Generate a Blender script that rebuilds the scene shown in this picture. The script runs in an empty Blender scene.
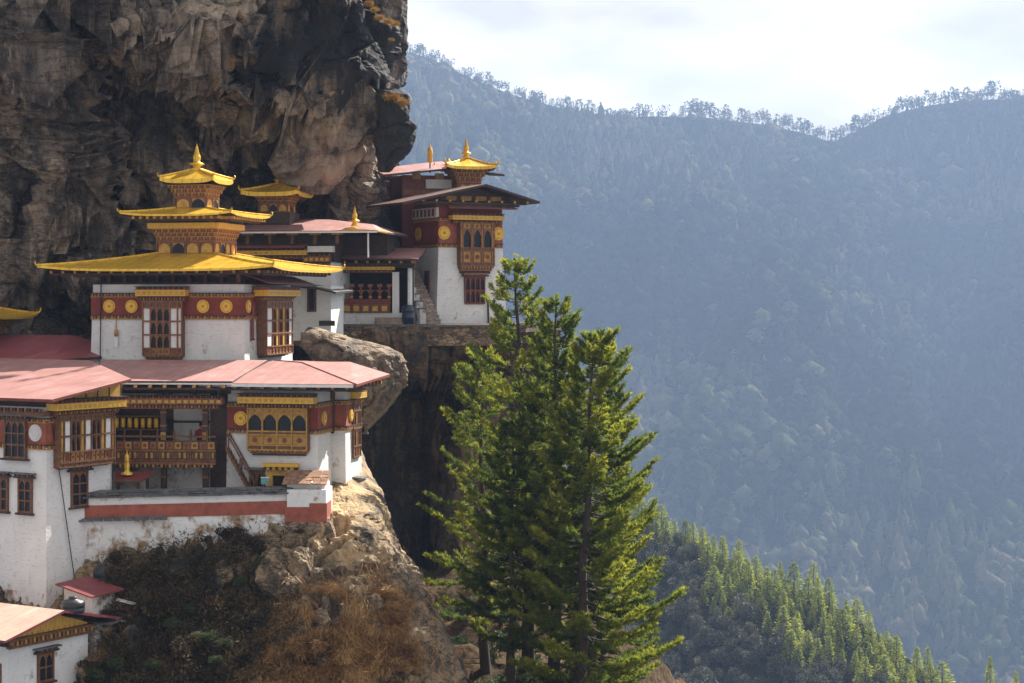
import bpy, math, random
import numpy as np
from mathutils import Vector, Matrix

random.seed(7)
C = bpy.context.scene.collection
sc = bpy.context.scene
rad = math.radians

# ------------------------------------------------------------------ camera
F, HZ = 1911.0, 300.0            # focal length in pixels, row of the eye level
cd = bpy.data.cameras.new("camera"); cam = bpy.data.objects.new("camera", cd); C.objects.link(cam)
cam.rotation_euler = (rad(90), 0, 0)
cd.sensor_width = 36.0; cd.lens = F * 36.0 / 1024.0
cd.shift_y = -(341.5 - HZ) / 1024.0
cd.clip_start = 1.0; cd.clip_end = 12000
sc.camera = cam

# ------------------------------------------------------------------ light
SUN = Vector((0.48, 0.57, 0.66)).normalized()        # towards the sun
elev = math.asin(SUN.z); azim = math.atan2(SUN.x, SUN.y)
w = bpy.data.worlds.new("World"); sc.world = w; w.use_nodes = True
nt = w.node_tree; nt.nodes.clear()
out = nt.nodes.new("ShaderNodeOutputWorld"); bg = nt.nodes.new("ShaderNodeBackground")
sky = nt.nodes.new("ShaderNodeTexSky"); sky.sky_type = 'NISHITA'; sky.sun_disc = False
sky.sun_elevation = elev; sky.sun_rotation = azim; sky.altitude = 2500; sky.dust_density = 3.0
tc = nt.nodes.new("ShaderNodeTexCoord"); mp = nt.nodes.new("ShaderNodeMapping"); mp.inputs['Scale'].default_value = (1, 1, 2.6)
nz = nt.nodes.new("ShaderNodeTexNoise"); nz.inputs['Scale'].default_value = 5.5; nz.inputs['Detail'].default_value = 7; nz.inputs['Roughness'].default_value = .55
cr = nt.nodes.new("ShaderNodeValToRGB"); cr.color_ramp.elements[0].position = .30; cr.color_ramp.elements[1].position = .62
cr.color_ramp.elements[0].color = (.88, .88, .88, 1); cr.color_ramp.elements[1].color = (1, 1, 1, 1)
mx = nt.nodes.new("ShaderNodeMix"); mx.data_type = 'RGBA'; mx.inputs['B'].default_value = (1, 1, 1, 1)
nt.links.new(tc.outputs['Generated'], mp.inputs[0]); nt.links.new(mp.outputs[0], nz.inputs['Vector'])
nt.links.new(nz.outputs['Fac'], cr.inputs[0]); nt.links.new(cr.outputs[0], mx.inputs['Factor'])
sp = nt.nodes.new("ShaderNodeSeparateXYZ"); nt.links.new(tc.outputs['Generated'], sp.inputs[0])
cb = nt.nodes.new("ShaderNodeMapRange"); cb.inputs['From Min'].default_value = -.8; cb.inputs['From Max'].default_value = .8     # cloud is brighter on the sun's side
cb.inputs['To Min'].default_value = 3.6; cb.inputs['To Max'].default_value = 5.1
nt.links.new(sp.outputs['Y'], cb.inputs['Value']); cc = nt.nodes.new("ShaderNodeCombineColor")
n2 = nt.nodes.new("ShaderNodeTexNoise"); n2.inputs['Scale'].default_value = 9.0; n2.inputs['Detail'].default_value = 6; nt.links.new(mp.outputs[0], n2.inputs['Vector'])
cv = nt.nodes.new("ShaderNodeMapRange"); cv.inputs['From Min'].default_value = .35; cv.inputs['From Max'].default_value = .62; cv.inputs['To Min'].default_value = .74; cv.inputs['To Max'].default_value = 1.12
nt.links.new(n2.outputs['Fac'], cv.inputs['Value'])
for k, tone in enumerate((1.0, .965, .925)):
    mm = nt.nodes.new("ShaderNodeMath"); mm.operation = 'MULTIPLY'; mm.inputs[1].default_value = tone; nt.links.new(cb.outputs[0], mm.inputs[0])
    m3 = nt.nodes.new("ShaderNodeMath"); m3.operation = 'MULTIPLY'; nt.links.new(mm.outputs[0], m3.inputs[0]); nt.links.new(cv.outputs[0], m3.inputs[1]); nt.links.new(m3.outputs[0], cc.inputs[k])
nt.links.new(cc.outputs[0], mx.inputs['B'])
nt.links.new(sky.outputs[0], mx.inputs['A']); nt.links.new(mx.outputs['Result'], bg.inputs[0])
bg.inputs[1].default_value = 0.10
nt.links.new(bg.outputs[0], out.inputs[0])

sd = bpy.data.lights.new("sun", 'SUN'); so = bpy.data.objects.new("sun", sd); C.objects.link(so)
sd.energy = 5.0; sd.angle = rad(0.6); sd.color = (1.0, 0.93, 0.82)
so.rotation_euler = SUN.to_track_quat('Z', 'Y').to_euler()
sc.view_settings.view_transform = 'Standard'; sc.view_settings.look = 'None'
sc.view_settings.exposure = 1.35; sc.view_settings.gamma = 1.0; sc.view_settings.use_curve_mapping = False
HAZE_DENSITY = 0.00017
HAZE_COLOR = (0.32, 0.455, 0.72, 1)

def at(px, py, Y):
    return Vector(((px - 512.0) * Y / F, Y, (HZ - py) * Y / F))

# ------------------------------------------------------------------ materials
MATS = {}
def nodes_of(name):
    m = bpy.data.materials.new(name); m.use_nodes = True
    return m, m.node_tree, m.node_tree.nodes['Principled BSDF']

def ramp(nt, fac, stops):
    r = nt.nodes.new("ShaderNodeValToRGB"); e = r.color_ramp.elements
    while len(e) < len(stops): e.new(.5)
    for el, (p, c) in zip(e, stops):
        el.position = p; el.color = (c[0], c[1], c[2], 1)
    nt.links.new(fac, r.inputs[0]); return r.outputs[0]

def noise(nt, scale, detail=5, stretch=(1, 1, 1), rough=.55, vec=None, rot=(0, 0, 0)):
    if vec is None:
        t = nt.nodes.new("ShaderNodeTexCoord"); vec = t.outputs['Object']
    mp = nt.nodes.new("ShaderNodeMapping"); mp.inputs['Scale'].default_value = stretch; mp.inputs['Rotation'].default_value = rot
    nt.links.new(vec, mp.inputs[0])
    n = nt.nodes.new("ShaderNodeTexNoise"); n.inputs['Scale'].default_value = scale; n.inputs['Detail'].default_value = detail
    n.inputs['Roughness'].default_value = rough
    nt.links.new(mp.outputs[0], n.inputs['Vector']); return n.outputs['Fac']

def mixc(nt, fac, a, b):
    m = nt.nodes.new("ShaderNodeMix"); m.data_type = 'RGBA'
    for sock, v in (('A', a), ('B', b)):
        if isinstance(v, tuple): m.inputs[sock].default_value = (v[0], v[1], v[2], 1)
        else: nt.links.new(v, m.inputs[sock])
    if isinstance(fac, float): m.inputs['Factor'].default_value = fac
    else: nt.links.new(fac, m.inputs['Factor'])
    return m.outputs['Result']

def bumpn(nt, bsdf, fac, strength, dist):
    b = nt.nodes.new("ShaderNodeBump"); b.inputs['Strength'].default_value = strength; b.inputs['Distance'].default_value = dist
    nt.links.new(fac, b.inputs['Height']); nt.links.new(b.outputs[0], bsdf.inputs['Normal'])

def simple(name, c, var=.25, scale=3.0, rough=.7, metal=0.0, bump=.25, dist=.02, stretch=(1, 1, 1), spec=None):
    m, t, b = nodes_of(name)
    n = noise(t, scale, 6, stretch)
    lo = tuple(x * (1 - var) for x in c); hi = tuple(min(1, x * (1 + var)) for x in c)
    t.links.new(ramp(t, n, [(.3, lo), (.7, hi)]), b.inputs['Base Color'])
    b.inputs['Roughness'].default_value = rough; b.inputs['Metallic'].default_value = metal
    if spec is not None: b.inputs['Specular IOR Level'].default_value = spec
    if bump: bumpn(t, b, noise(t, scale * 4, 4, stretch), bump, dist)
    MATS[name] = m; return m

simple('wood_dark', (.045, .022, .014), .5, 6, .6)
simple('wood_brown', (.14, .058, .025), .45, 5, .6)
simple('wood_orange', (.21, .08, .026), .45, 5, .55)
simple('red_wood', (.17, .035, .02), .35, 4, .6)
simple('red_band', (.20, .034, .018), .3, 1.4, .75)
simple('red_paint', (.28, .075, .045), .3, 2.2, .85)
simple('ochre', (.38, .20, .035), .3, 5, .6)
simple('ochre_panel', (.52, .29, .045), .3, 3, .6)
simple('yellow_board', (.66, .38, .035), .25, 9, .5, stretch=(3, 3, .6))
simple('medallion_gold', (.75, .43, .04), .15, 6, .45, .25)
simple('white_panel', (.72, .70, .68), .08, 3, .7)
simple('white_disc', (.6, .57, .56), .1, 4, .8)
simple('pane', (.010, .012, .018), .3, 2, .35, spec=.25)
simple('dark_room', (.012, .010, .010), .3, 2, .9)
simple('slate', (.10, .098, .10), .5, 2.5, .85, bump=.5, dist=.05)
simple('slate_brown', (.24, .13, .075), .5, 3, .85, bump=.5, dist=.05)
simple('black_plastic', (.016, .018, .022), .2, 2, .4)
simple('blue_plastic', (.012, .02, .05), .2, 2, .35)
simple('iron', (.03, .028, .03), .3, 5, .5, .5)
simple('red_tin', (.17, .034, .038), .25, 2.0, .5)
simple('timber_yellow', (.60, .33, .05), .25, 4, .65, stretch=(4, 4, .4))
simple('bark', (.055, .038, .028), .5, 3, .9, bump=.6, dist=.05, stretch=(1, 1, .3))
simple('robe_red', (.22, .018, .02), .2, 4, .85)
simple('skin', (.30, .17, .11), .08, 6, .6)
simple('hair', (.012, .010, .010), .2, 10, .7)
simple('step_stone', (.30, .22, .17), .35, 3, .85, bump=.5, dist=.04)
simple('sign_green', (.12, .26, .24), .5, 14, .5)
simple('banner_gold', (.65, .36, .04), .3, 8, .7)

def gold_mat():
    m, t, b = nodes_of('gold_roof')
    n = noise(t, 1.3, 6); n2 = noise(t, 9, 3, (1, 1, .2))
    tcn = t.nodes.new('ShaderNodeTexCoord'); sx = t.nodes.new('ShaderNodeSeparateXYZ'); t.links.new(tcn.outputs['Object'], sx.inputs[0])
    fr = t.nodes.new('ShaderNodeMath'); fr.operation = 'PINGPONG'; fr.inputs[1].default_value = .3; t.links.new(sx.outputs['X'], fr.inputs[0])
    c = ramp(t, n, [(.25, (.56, .31, .025)), (.5, (.78, .48, .045)), (.8, (.86, .58, .09))])
    tar = noise(t, 2.4, 8, (1, 1, 1), .7); c = mixc(t, ramp(t, tar, [(.54, (0, 0, 0)), (.72, (.45, .45, .45))]), c, (.34, .18, .025))
    c = mixc(t, ramp(t, fr.outputs[0], [(0, (.55, .55, .55)), (.05, (0, 0, 0))]), c, (.24, .12, .015))
    t.links.new(c, b.inputs['Base Color']); b.inputs['Metallic'].default_value = .38
    t.links.new(ramp(t, n2, [(.3, (.24, .24, .24)), (.7, (.48, .48, .48))]), b.inputs['Roughness'])
    bumpn(t, b, n, .15, .05); MATS['gold'] = m
gold_mat()

def roof_mat(name, c, dark):
    base_c = c
    m, t, b = nodes_of(name)
    n = noise(t, .55, 7, (1, 1, 1)); n2 = noise(t, 2.2, 5, (4, .35, 1))
    base = ramp(t, n, [(.3, tuple(x * .8 for x in c)), (.6, c), (.8, tuple(min(1, x * 1.25) for x in c))])
    streak = ramp(t, n2, [(.36, (1, 1, 1)), (.50, (0, 0, 0))])
    s = t.nodes.new("ShaderNodeMath"); s.operation = 'MULTIPLY'; s.inputs[1].default_value = .28
    t.links.new(streak, s.inputs[0])
    c = mixc(t, s.outputs[0], base, dark)
    pale = noise(t, 1.1, 8, (1, .5, 1), .7); c = mixc(t, ramp(t, pale, [(.52, (0, 0, 0)), (.70, (.55, .55, .55))]), c, tuple(min(1, x * 1.35 + .05) for x in base_c))
    tcn = t.nodes.new("ShaderNodeTexCoord"); sx = t.nodes.new("ShaderNodeSeparateXYZ"); t.links.new(tcn.outputs['Object'], sx.inputs[0])
    fr = t.nodes.new("ShaderNodeMath"); fr.operation = 'PINGPONG'; fr.inputs[1].default_value = .45; t.links.new(sx.outputs['X'], fr.inputs[0])
    c = mixc(t, ramp(t, fr.outputs[0], [(0, (.7, .7, .7)), (.035, (0, 0, 0))]), c, dark)
    t.links.new(c, b.inputs['Base Color'])
    b.inputs['Roughness'].default_value = .5
    cw = t.nodes.new('ShaderNodeMath'); cw.operation = 'PINGPONG'; cw.inputs[1].default_value = .11; t.links.new(sx.outputs['X'], cw.inputs[0])
    bumpn(t, b, cw.outputs[0], .35, .25); MATS[name] = m
roof_mat('pink_roof', (.41, .215, .20), (.20, .085, .085))
roof_mat('brown_roof', (.15, .085, .075), (.06, .035, .03))
roof_mat('salmon_roof', (.55, .36, .29), (.36, .18, .13))
roof_mat('shaded_pink_roof', (.28, .075, .08), (.13, .03, .035))  # the pink roof again, its colour darkened to stand for shade

def wash_mat(name, stain_lo, stain_hi, stain_shade=(.27, .17, .09), base=.74):
    m, t, b = nodes_of(name)
    course = noise(t, 1.0, 5, (3.2, 3.2, 8.5), .65)
    big = noise(t, .7, 6)
    mask = noise(t, 1.1, 9, (1, 1, .8), .68)
    c = ramp(t, big, [(.3, (base * .86, base * .84, base * .82)), (.7, (base, base * .985, base * .965))])
    c = mixc(t, ramp(t, course, [(.30, (.65, .65, .65)), (.46, (0, 0, 0))]), c, (base * .6, base * .57, base * .53))
    c = mixc(t, ramp(t, mask, [(stain_lo, (0, 0, 0)), (stain_hi, (1, 1, 1))]), c, stain_shade)
    drip = noise(t, 1.0, 8, (2.6, 2.6, .45), .7)
    c = mixc(t, ramp(t, drip, [(.60, (0, 0, 0)), (.76, (.5, .5, .5))]), c, (base * .5, base * .45, base * .4))
    t.links.new(c, b.inputs['Base Color']); b.inputs['Roughness'].default_value = .9
    bumpn(t, b, course, .45, .05); MATS[name] = m
wash_mat('whitewash', .60, .72)
wash_mat('whitewash_worn', .485, .60)
wash_mat('stone_wash', .50, .60, (.20, .15, .11), .6)

def stone_mat(name, cols, scale, bump=.8):
    m, t, b = nodes_of(name)
    v = t.nodes.new("ShaderNodeTexVoronoi"); v.inputs['Scale'].default_value = scale
    tcn = t.nodes.new("ShaderNodeTexCoord"); mp = t.nodes.new("ShaderNodeMapping"); mp.inputs['Scale'].default_value = (1, 1, 2.0)
    t.links.new(tcn.outputs['Object'], mp.inputs[0]); t.links.new(mp.outputs[0], v.inputs['Vector'])
    s = t.nodes.new("ShaderNodeSeparateColor"); t.links.new(v.outputs['Color'], s.inputs[0])
    c = ramp(t, s.outputs[0], cols)
    n = noise(t, scale * 2, 6)
    c = mixc(t, ramp(t, n, [(.35, (.55, .55, .55)), (.55, (0, 0, 0))]), c, (.03, .026, .022))
    e = t.nodes.new("ShaderNodeTexVoronoi"); e.feature = 'DISTANCE_TO_EDGE'; e.inputs['Scale'].default_value = scale
    t.links.new(mp.outputs[0], e.inputs['Vector'])
    c = mixc(t, ramp(t, e.outputs['Distance'], [(.0, (.8, .8, .8)), (.09, (0, 0, 0))]), c, (.03, .025, .02))
    t.links.new(c, b.inputs['Base Color']); b.inputs['Roughness'].default_value = .95
    bumpn(t, b, e.outputs['Distance'], bump, .15); MATS[name] = m
stone_mat('dry_stone', [(.1, (.12, .09, .07)), (.5, (.24, .16, .10)), (.9, (.36, .25, .16))], 2.2)
stone_mat('pier_stone', [(.1, (.30, .28, .26)), (.5, (.45, .42, .38)), (.9, (.6, .56, .52))], 2.6)

def rock_mat(name, tan, grey, light, streak_rot=0.0, grass=None):
    m, t, b = nodes_of(name)
    a = t.nodes.new("ShaderNodeAttribute"); a.attribute_name = 'stain_shade'
    a2 = t.nodes.new("ShaderNodeAttribute"); a2.attribute_name = 'pale'
    big = noise(t, .16, 8, (1, 1, 1), .6)
    mid = noise(t, .7, 9, (1, 1, .55), .65)
    fine = noise(t, 3.0, 8, (1, 1, .45), .7)
    st = noise(t, .38, 8, (1.6, 1.2, .16), .62, rot=(0, streak_rot, 0))
    c = ramp(t, big, [(.30, grey), (.5, tan), (.72, light)])
    c = mixc(t, ramp(t, mid, [(.40, (.88, .88, .88)), (.54, (0, 0, 0))]), c, (.035, .030, .028))  # dark where the bump dips: crevice shade painted into the colour
    c = mixc(t, ramp(t, fine, [(.55, (0, 0, 0)), (.75, (.5, .5, .5))]), c, light)
    lines = noise(t, .55, 7, (.55, .55, 2.2), .6, rot=(0, rad(-32), 0))
    c = mixc(t, ramp(t, lines, [(.455, (0, 0, 0)), (.485, (.8, .8, .8)), (.515, (0, 0, 0))]), c, (.02, .018, .018))  # dark lines painted as shaded crevices
    drip = noise(t, .8, 8, (2.4, 2.0, .22), .65, rot=(0, streak_rot * .6, 0))
    c = mixc(t, ramp(t, drip, [(.56, (0, 0, 0)), (.68, (.65, .65, .65))]), c, light)
    c = mixc(t, ramp(t, drip, [(.30, (.8, .8, .8)), (.42, (0, 0, 0))]), c, (.03, .026, .026))
    speck = noise(t, 7.0, 6, (1, 1, .6), .75)
    c = mixc(t, ramp(t, speck, [(.36, (.7, .7, .7)), (.46, (0, 0, 0))]), c, (.03, .027, .025))
    # pale patches
    pm = t.nodes.new("ShaderNodeMath"); pm.operation = 'MULTIPLY'
    t.links.new(a2.outputs['Fac'], pm.inputs[0]); t.links.new(ramp(t, mid, [(.36, (.1, .1, .1)), (.6, (1, 1, 1))]), pm.inputs[1])
    c = mixc(t, pm.outputs[0], c, tuple(min(1, x * 1.45) for x in light))
    # black water stains, and shade painted into hollows by the same mask
    sm = t.nodes.new("ShaderNodeMath"); sm.operation = 'ADD'; t.links.new(a.outputs['Fac'], sm.inputs[0]); t.links.new(st, sm.inputs[1])
    c = mixc(t, ramp(t, sm.outputs[0], [(.62, (0, 0, 0)), (.80, (.94, .94, .94))]), c, (.014, .014, .017))
    t.links.new(c, b.inputs['Base Color']); b.inputs['Roughness'].default_value = .82
    ad = t.nodes.new("ShaderNodeMath"); ad.operation = 'ADD'; t.links.new(mid, ad.inputs[0])
    f2 = t.nodes.new("ShaderNodeMath"); f2.operation = 'MULTIPLY'; f2.inputs[1].default_value = .4; t.links.new(fine, f2.inputs[0]); t.links.new(f2.outputs[0], ad.inputs[1])
    bumpn(t, b, ad.outputs[0], 1.0, .8); MATS[name] = m
rock_mat('cliff_rock', (.25, .185, .135), (.18, .16, .15), (.60, .47, .34), .35)
rock_mat('boulder_rock', (.30, .215, .14), (.20, .16, .125), (.46, .345, .235), .9)
rock_mat('gold_rock', (.40, .27, .15), (.24, .19, .14), (.62, .44, .24), .3)
rock_mat('ravine_rock', (.22, .14, .075), (.11, .09, .075), (.38, .24, .12), 0.0)

def leaf_mat(name, stops, trans=.35, attr='tint', rough=.6, spec=.25):
    m = bpy.data.materials.new(name); m.use_nodes = True; t = m.node_tree; b = t.nodes['Principled BSDF']; o = t.nodes['Material Output']
    a = t.nodes.new("ShaderNodeAttribute"); a.attribute_name = attr
    oi = t.nodes.new("ShaderNodeObjectInfo")
    ad = t.nodes.new("ShaderNodeMath"); ad.operation = 'MULTIPLY_ADD'; ad.inputs[1].default_value = .3
    t.links.new(oi.outputs['Random'], ad.inputs[0]); t.links.new(a.outputs['Fac'], ad.inputs[2])
    sb = t.nodes.new("ShaderNodeMath"); sb.operation = 'SUBTRACT'; sb.inputs[1].default_value = .15; t.links.new(ad.outputs[0], sb.inputs[0])
    c = ramp(t, sb.outputs[0], stops)
    t.links.new(c, b.inputs['Base Color']); b.inputs['Roughness'].default_value = rough; b.inputs['Specular IOR Level'].default_value = spec
    tr = t.nodes.new("ShaderNodeBsdfTranslucent"); t.links.new(c, tr.inputs[0])
    mxs = t.nodes.new("ShaderNodeMixShader"); mxs.inputs[0].default_value = trans
    t.links.new(b.outputs[0], mxs.inputs[1]); t.links.new(tr.outputs[0], mxs.inputs[2]); t.links.new(mxs.outputs[0], o.inputs[0])
    MATS[name] = m
leaf_mat('pine_needles', [(0, (.035, .055, .014)), (.5, (.12, .165, .024)), (1, (.38, .38, .04))], .62)
leaf_mat('broad_leaves', [(0, (.03, .05, .022)), (.5, (.06, .09, .032)), (1, (.11, .13, .05))], .35)
leaf_mat('dark_shrub', [(0, (.018, .016, .011)), (.45, (.055, .043, .025)), (.75, (.10, .068, .036)), (1, (.18, .12, .065))], .15, spec=.05)
leaf_mat('dry_straw', [(0, (.13, .06, .025)), (.5, (.36, .20, .075)), (1, (.55, .36, .16))], .3)
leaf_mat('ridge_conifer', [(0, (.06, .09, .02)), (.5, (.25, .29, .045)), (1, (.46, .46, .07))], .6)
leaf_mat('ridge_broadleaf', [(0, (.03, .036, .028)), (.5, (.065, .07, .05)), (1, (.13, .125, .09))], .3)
leaf_mat('far_forest', [(0, (.012, .020, .014)), (.4, (.030, .044, .022)), (.75, (.085, .10, .045)), (1, (.16, .14, .09))], .25, spec=.0)
leaf_mat('orange_moss', [(0, (.22, .11, .02)), (1, (.5, .29, .05))], .2)

def ground_mat(name, a, b_, scale, bump=.6):
    m, t, b = nodes_of(name)
    n = noise(t, scale, 8); n2 = noise(t, scale * 7, 6)
    c = ramp(t, n, [(.3, a), (.7, b_)])
    c = mixc(t, ramp(t, n2, [(.4, (.6, .6, .6)), (.55, (0, 0, 0))]), c, tuple(x * .35 for x in a))
    b.inputs['Specular IOR Level'].default_value = 0
    t.links.new(c, b.inputs['Base Color']); b.inputs['Roughness'].default_value = .95
    bumpn(t, b, n2, bump, .3); MATS[name] = m
ground_mat('forest_floor', (.014, .018, .011), (.03, .03, .018), .02)
ground_mat('slope_soil', (.05, .036, .024), (.12, .085, .055), .3)
ground_mat('terrace_dirt', (.12, .10, .085), (.22, .18, .15), .5)

# ------------------------------------------------------------------ mesh builder
class MB:
    def __init__(s): s.v = []; s.f = []; s.m = []; s.names = []; s.smooth = []
    def mi(s, n):
        if n not in s.names: s.names.append(n)
        return s.names.index(n)
    def add(s, vs, fs, m, smooth=False):
        o = len(s.v); k = s.mi(m); s.v += [tuple(x) for x in vs]
        for f in fs: s.f.append([i + o for i in f]); s.m.append(k); s.smooth.append(smooth)
        return s
    def box(s, x0, x1, y0, y1, z0, z1, m):
        return s.frus((x0, x1, y0, y1, z0), (x0, x1, y0, y1, z1), m)
    def frus(s, a, b, m):
        x0, x1, y0, y1, z0 = a; X0, X1, Y0, Y1, z1 = b
        v = [(x0, y0, z0), (x1, y0, z0), (x1, y1, z0), (x0, y1, z0), (X0, Y0, z1), (X1, Y0, z1), (X1, Y1, z1), (X0, Y1, z1)]
        return s.add(v, [(3, 2, 1, 0), (4, 5, 6, 7), (0, 1, 5, 4), (1, 2, 6, 5), (2, 3, 7, 6), (3, 0, 4, 7)], m)
    def prism(s, poly, y0, y1, m):            # polygon in x,z extruded along y
        n = len(poly); v = [(x, y0, z) for x, z in poly] + [(x, y1, z) for x, z in poly]
        return s.add(v, [list(range(n)), list(range(2 * n - 1, n - 1, -1))] + [((i + 1) % n, i, i + n, (i + 1) % n + n) for i in range(n)], m)
    def slab(s, top, th, m, m2=None):         # polygon with z per vertex, thickness downwards
        n = len(top); v = list(top) + [(x, y, z - th) for x, y, z in top]
        s.add(v, [list(range(n))], m)
        s.add(v, [list(range(2 * n - 1, n - 1, -1))] + [(i, i + n, (i + 1) % n + n, (i + 1) % n) for i in range(n)], m2 or m)
        return s
    def tube(s, p0, p1, r0, r1, m, n=8, caps=True):
        p0, p1 = Vector(p0), Vector(p1); d = (p1 - p0)
        if d.length < 1e-6: return s
        q = d.to_track_quat('Z', 'Y'); vs = []
        for p, r in ((p0, r0), (p1, r1)):
            for i in range(n):
                a = 2 * math.pi * i / n; vs.append(p + q @ Vector((r * math.cos(a), r * math.sin(a), 0)))
        s.add(vs, [(i, (i + 1) % n, (i + 1) % n + n, i + n) for i in range(n)], m, True)
        if caps: s.add(vs, [list(range(n - 1, -1, -1)), list(range(n, 2 * n))], m)
        return s
    def path(s, pts, rs, m, n=6):
        for i in range(len(pts) - 1): s.tube(pts[i], pts[i + 1], rs[i], rs[i + 1], m, n, i in (0, len(pts) - 2))
        return s
    def lathe(s, prof, c, m, n=12):           # prof: (radius, z)
        vs = []; cx, cy, cz = c
        for r, z in prof:
            for i in range(n):
                a = 2 * math.pi * i / n; vs.append((cx + r * math.cos(a), cy + r * math.sin(a), cz + z))
        fs = []
        for j in range(len(prof) - 1):
            for i in range(n): fs.append((j * n + i, j * n + (i + 1) % n, (j + 1) * n + (i + 1) % n, (j + 1) * n + i))
        s.add(vs, fs, m, True)
        return s.add(vs, [list(range(n - 1, -1, -1)), list(range((len(prof) - 1) * n, len(prof) * n))], m)
    def disc(s, x, z, r, y0, y1, m, n=24):    # disc facing -y
        return s.prism([(x + r * math.cos(2 * math.pi * i / n), z + r * math.sin(2 * math.pi * i / n)) for i in range(n)], y0, y1, m)
    def build(s, name, parent=None, loc=(0, 0, 0), rz=0.0):
        me = bpy.data.meshes.new(name); me.from_pydata(s.v, [], s.f)
        for n in s.names: me.materials.append(MATS[n])
        me.polygons.foreach_set('material_index', s.m); me.polygons.foreach_set('use_smooth', s.smooth); me.update()
        o = bpy.data.objects.new(name, me); C.objects.link(o); o.parent = parent
        o.location = loc; o.rotation_euler = (0, 0, rz)
        return o

def tag(o, label, cat=None, group=None, kind=None):
    if label: o['label'] = label
    if cat: o['category'] = cat
    if group: o['group'] = group
    if kind: o['kind'] = kind
    return o
def thing(name, label, cat, loc=(0, 0, 0), rz=0.0, group=None):
    o = bpy.data.objects.new(name, None); C.objects.link(o); o.location = loc; o.rotation_euler = (0, 0, rz); o.empty_display_size = .5
    return tag(o, label, cat, group)
FRONT, RIGHT, LEFT = 0.0, math.pi / 2, -math.pi / 2
# ------------------------------------------------------------------ architectural parts
def dentils(mb, w, y0, y1, z0, z1, m, step=.2, duty=.55, m2=None):
    n = max(2, int(round(w / step))); st = w / n
    for i in range(n):
        x = -w / 2 + (i + .5) * st
        mb.box(x - st * duty / 2, x + st * duty / 2, y0, y1, z0, z1, m if (m2 is None or i % 2) else m2)
    return mb

def arch_fill(mb, x0, x1, z0, z1, y0, y1, m, spring=.45):
    """two spandrels that leave a pointed trefoil opening between x0..x1, z0..z1"""
    xc = (x0 + x1) / 2; hw = (x1 - x0) / 2; zs = z0 + (z1 - z0) * spring
    for sgn in (-1, 1):
        pts = [(xc + sgn * hw, zs), (xc + sgn * hw, z1), (xc, z1)]
        for k in range(0, 6):
            a = rad(90 - 15 * k); r = 1 + .10 * math.cos(a * 3)
            pts.append((xc + sgn * hw * .92 * math.cos(a) * r, zs + (z1 - zs) * .92 * math.sin(a)))
        if sgn > 0: pts = pts[::-1]
        mb.prism(pts, y0, y1, m)

def cornice(parent, loc, rz, w, h=.4, out=.45, board='yellow_board', name='cornice'):
    """painted board over rows of bracket ends; loc is the middle of its lower edge on the wall face"""
    m = MB()
    m.box(-w * .46, w * .46, -out * .45, 0, -h * .62, -h * .42, 'red_wood')
    dentils(m, w * .92, -out * .62, 0, -h * .42, -h * .16, 'ochre', .19, .5, 'wood_orange')
    m.box(-w * .48, w * .48, -out * .7, 0, -h * .16, 0, 'wood_dark')
    m.box(-w / 2, w / 2, -out, 0, .003, h * .72, board)
    dentils(m, w * .985, -out - .012, -out + .01, h * .16, h * .54, 'ochre_panel', .34, .62)
    m.box(-w / 2 - .02, w / 2 + .02, -out - .03, 0, h * .72, h * .80, 'red_wood')
    dentils(m, w * 1.0, -out * .95, 0, h * .80, h * 1.04, 'wood_dark', .16, .6, 'wood_orange')
    m.box(-w / 2 - .05, w / 2 + .05, -out - .06, 0, h * 1.04, h * 1.12, 'wood_dark')
    return m.build(name, parent, loc, rz)

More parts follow.
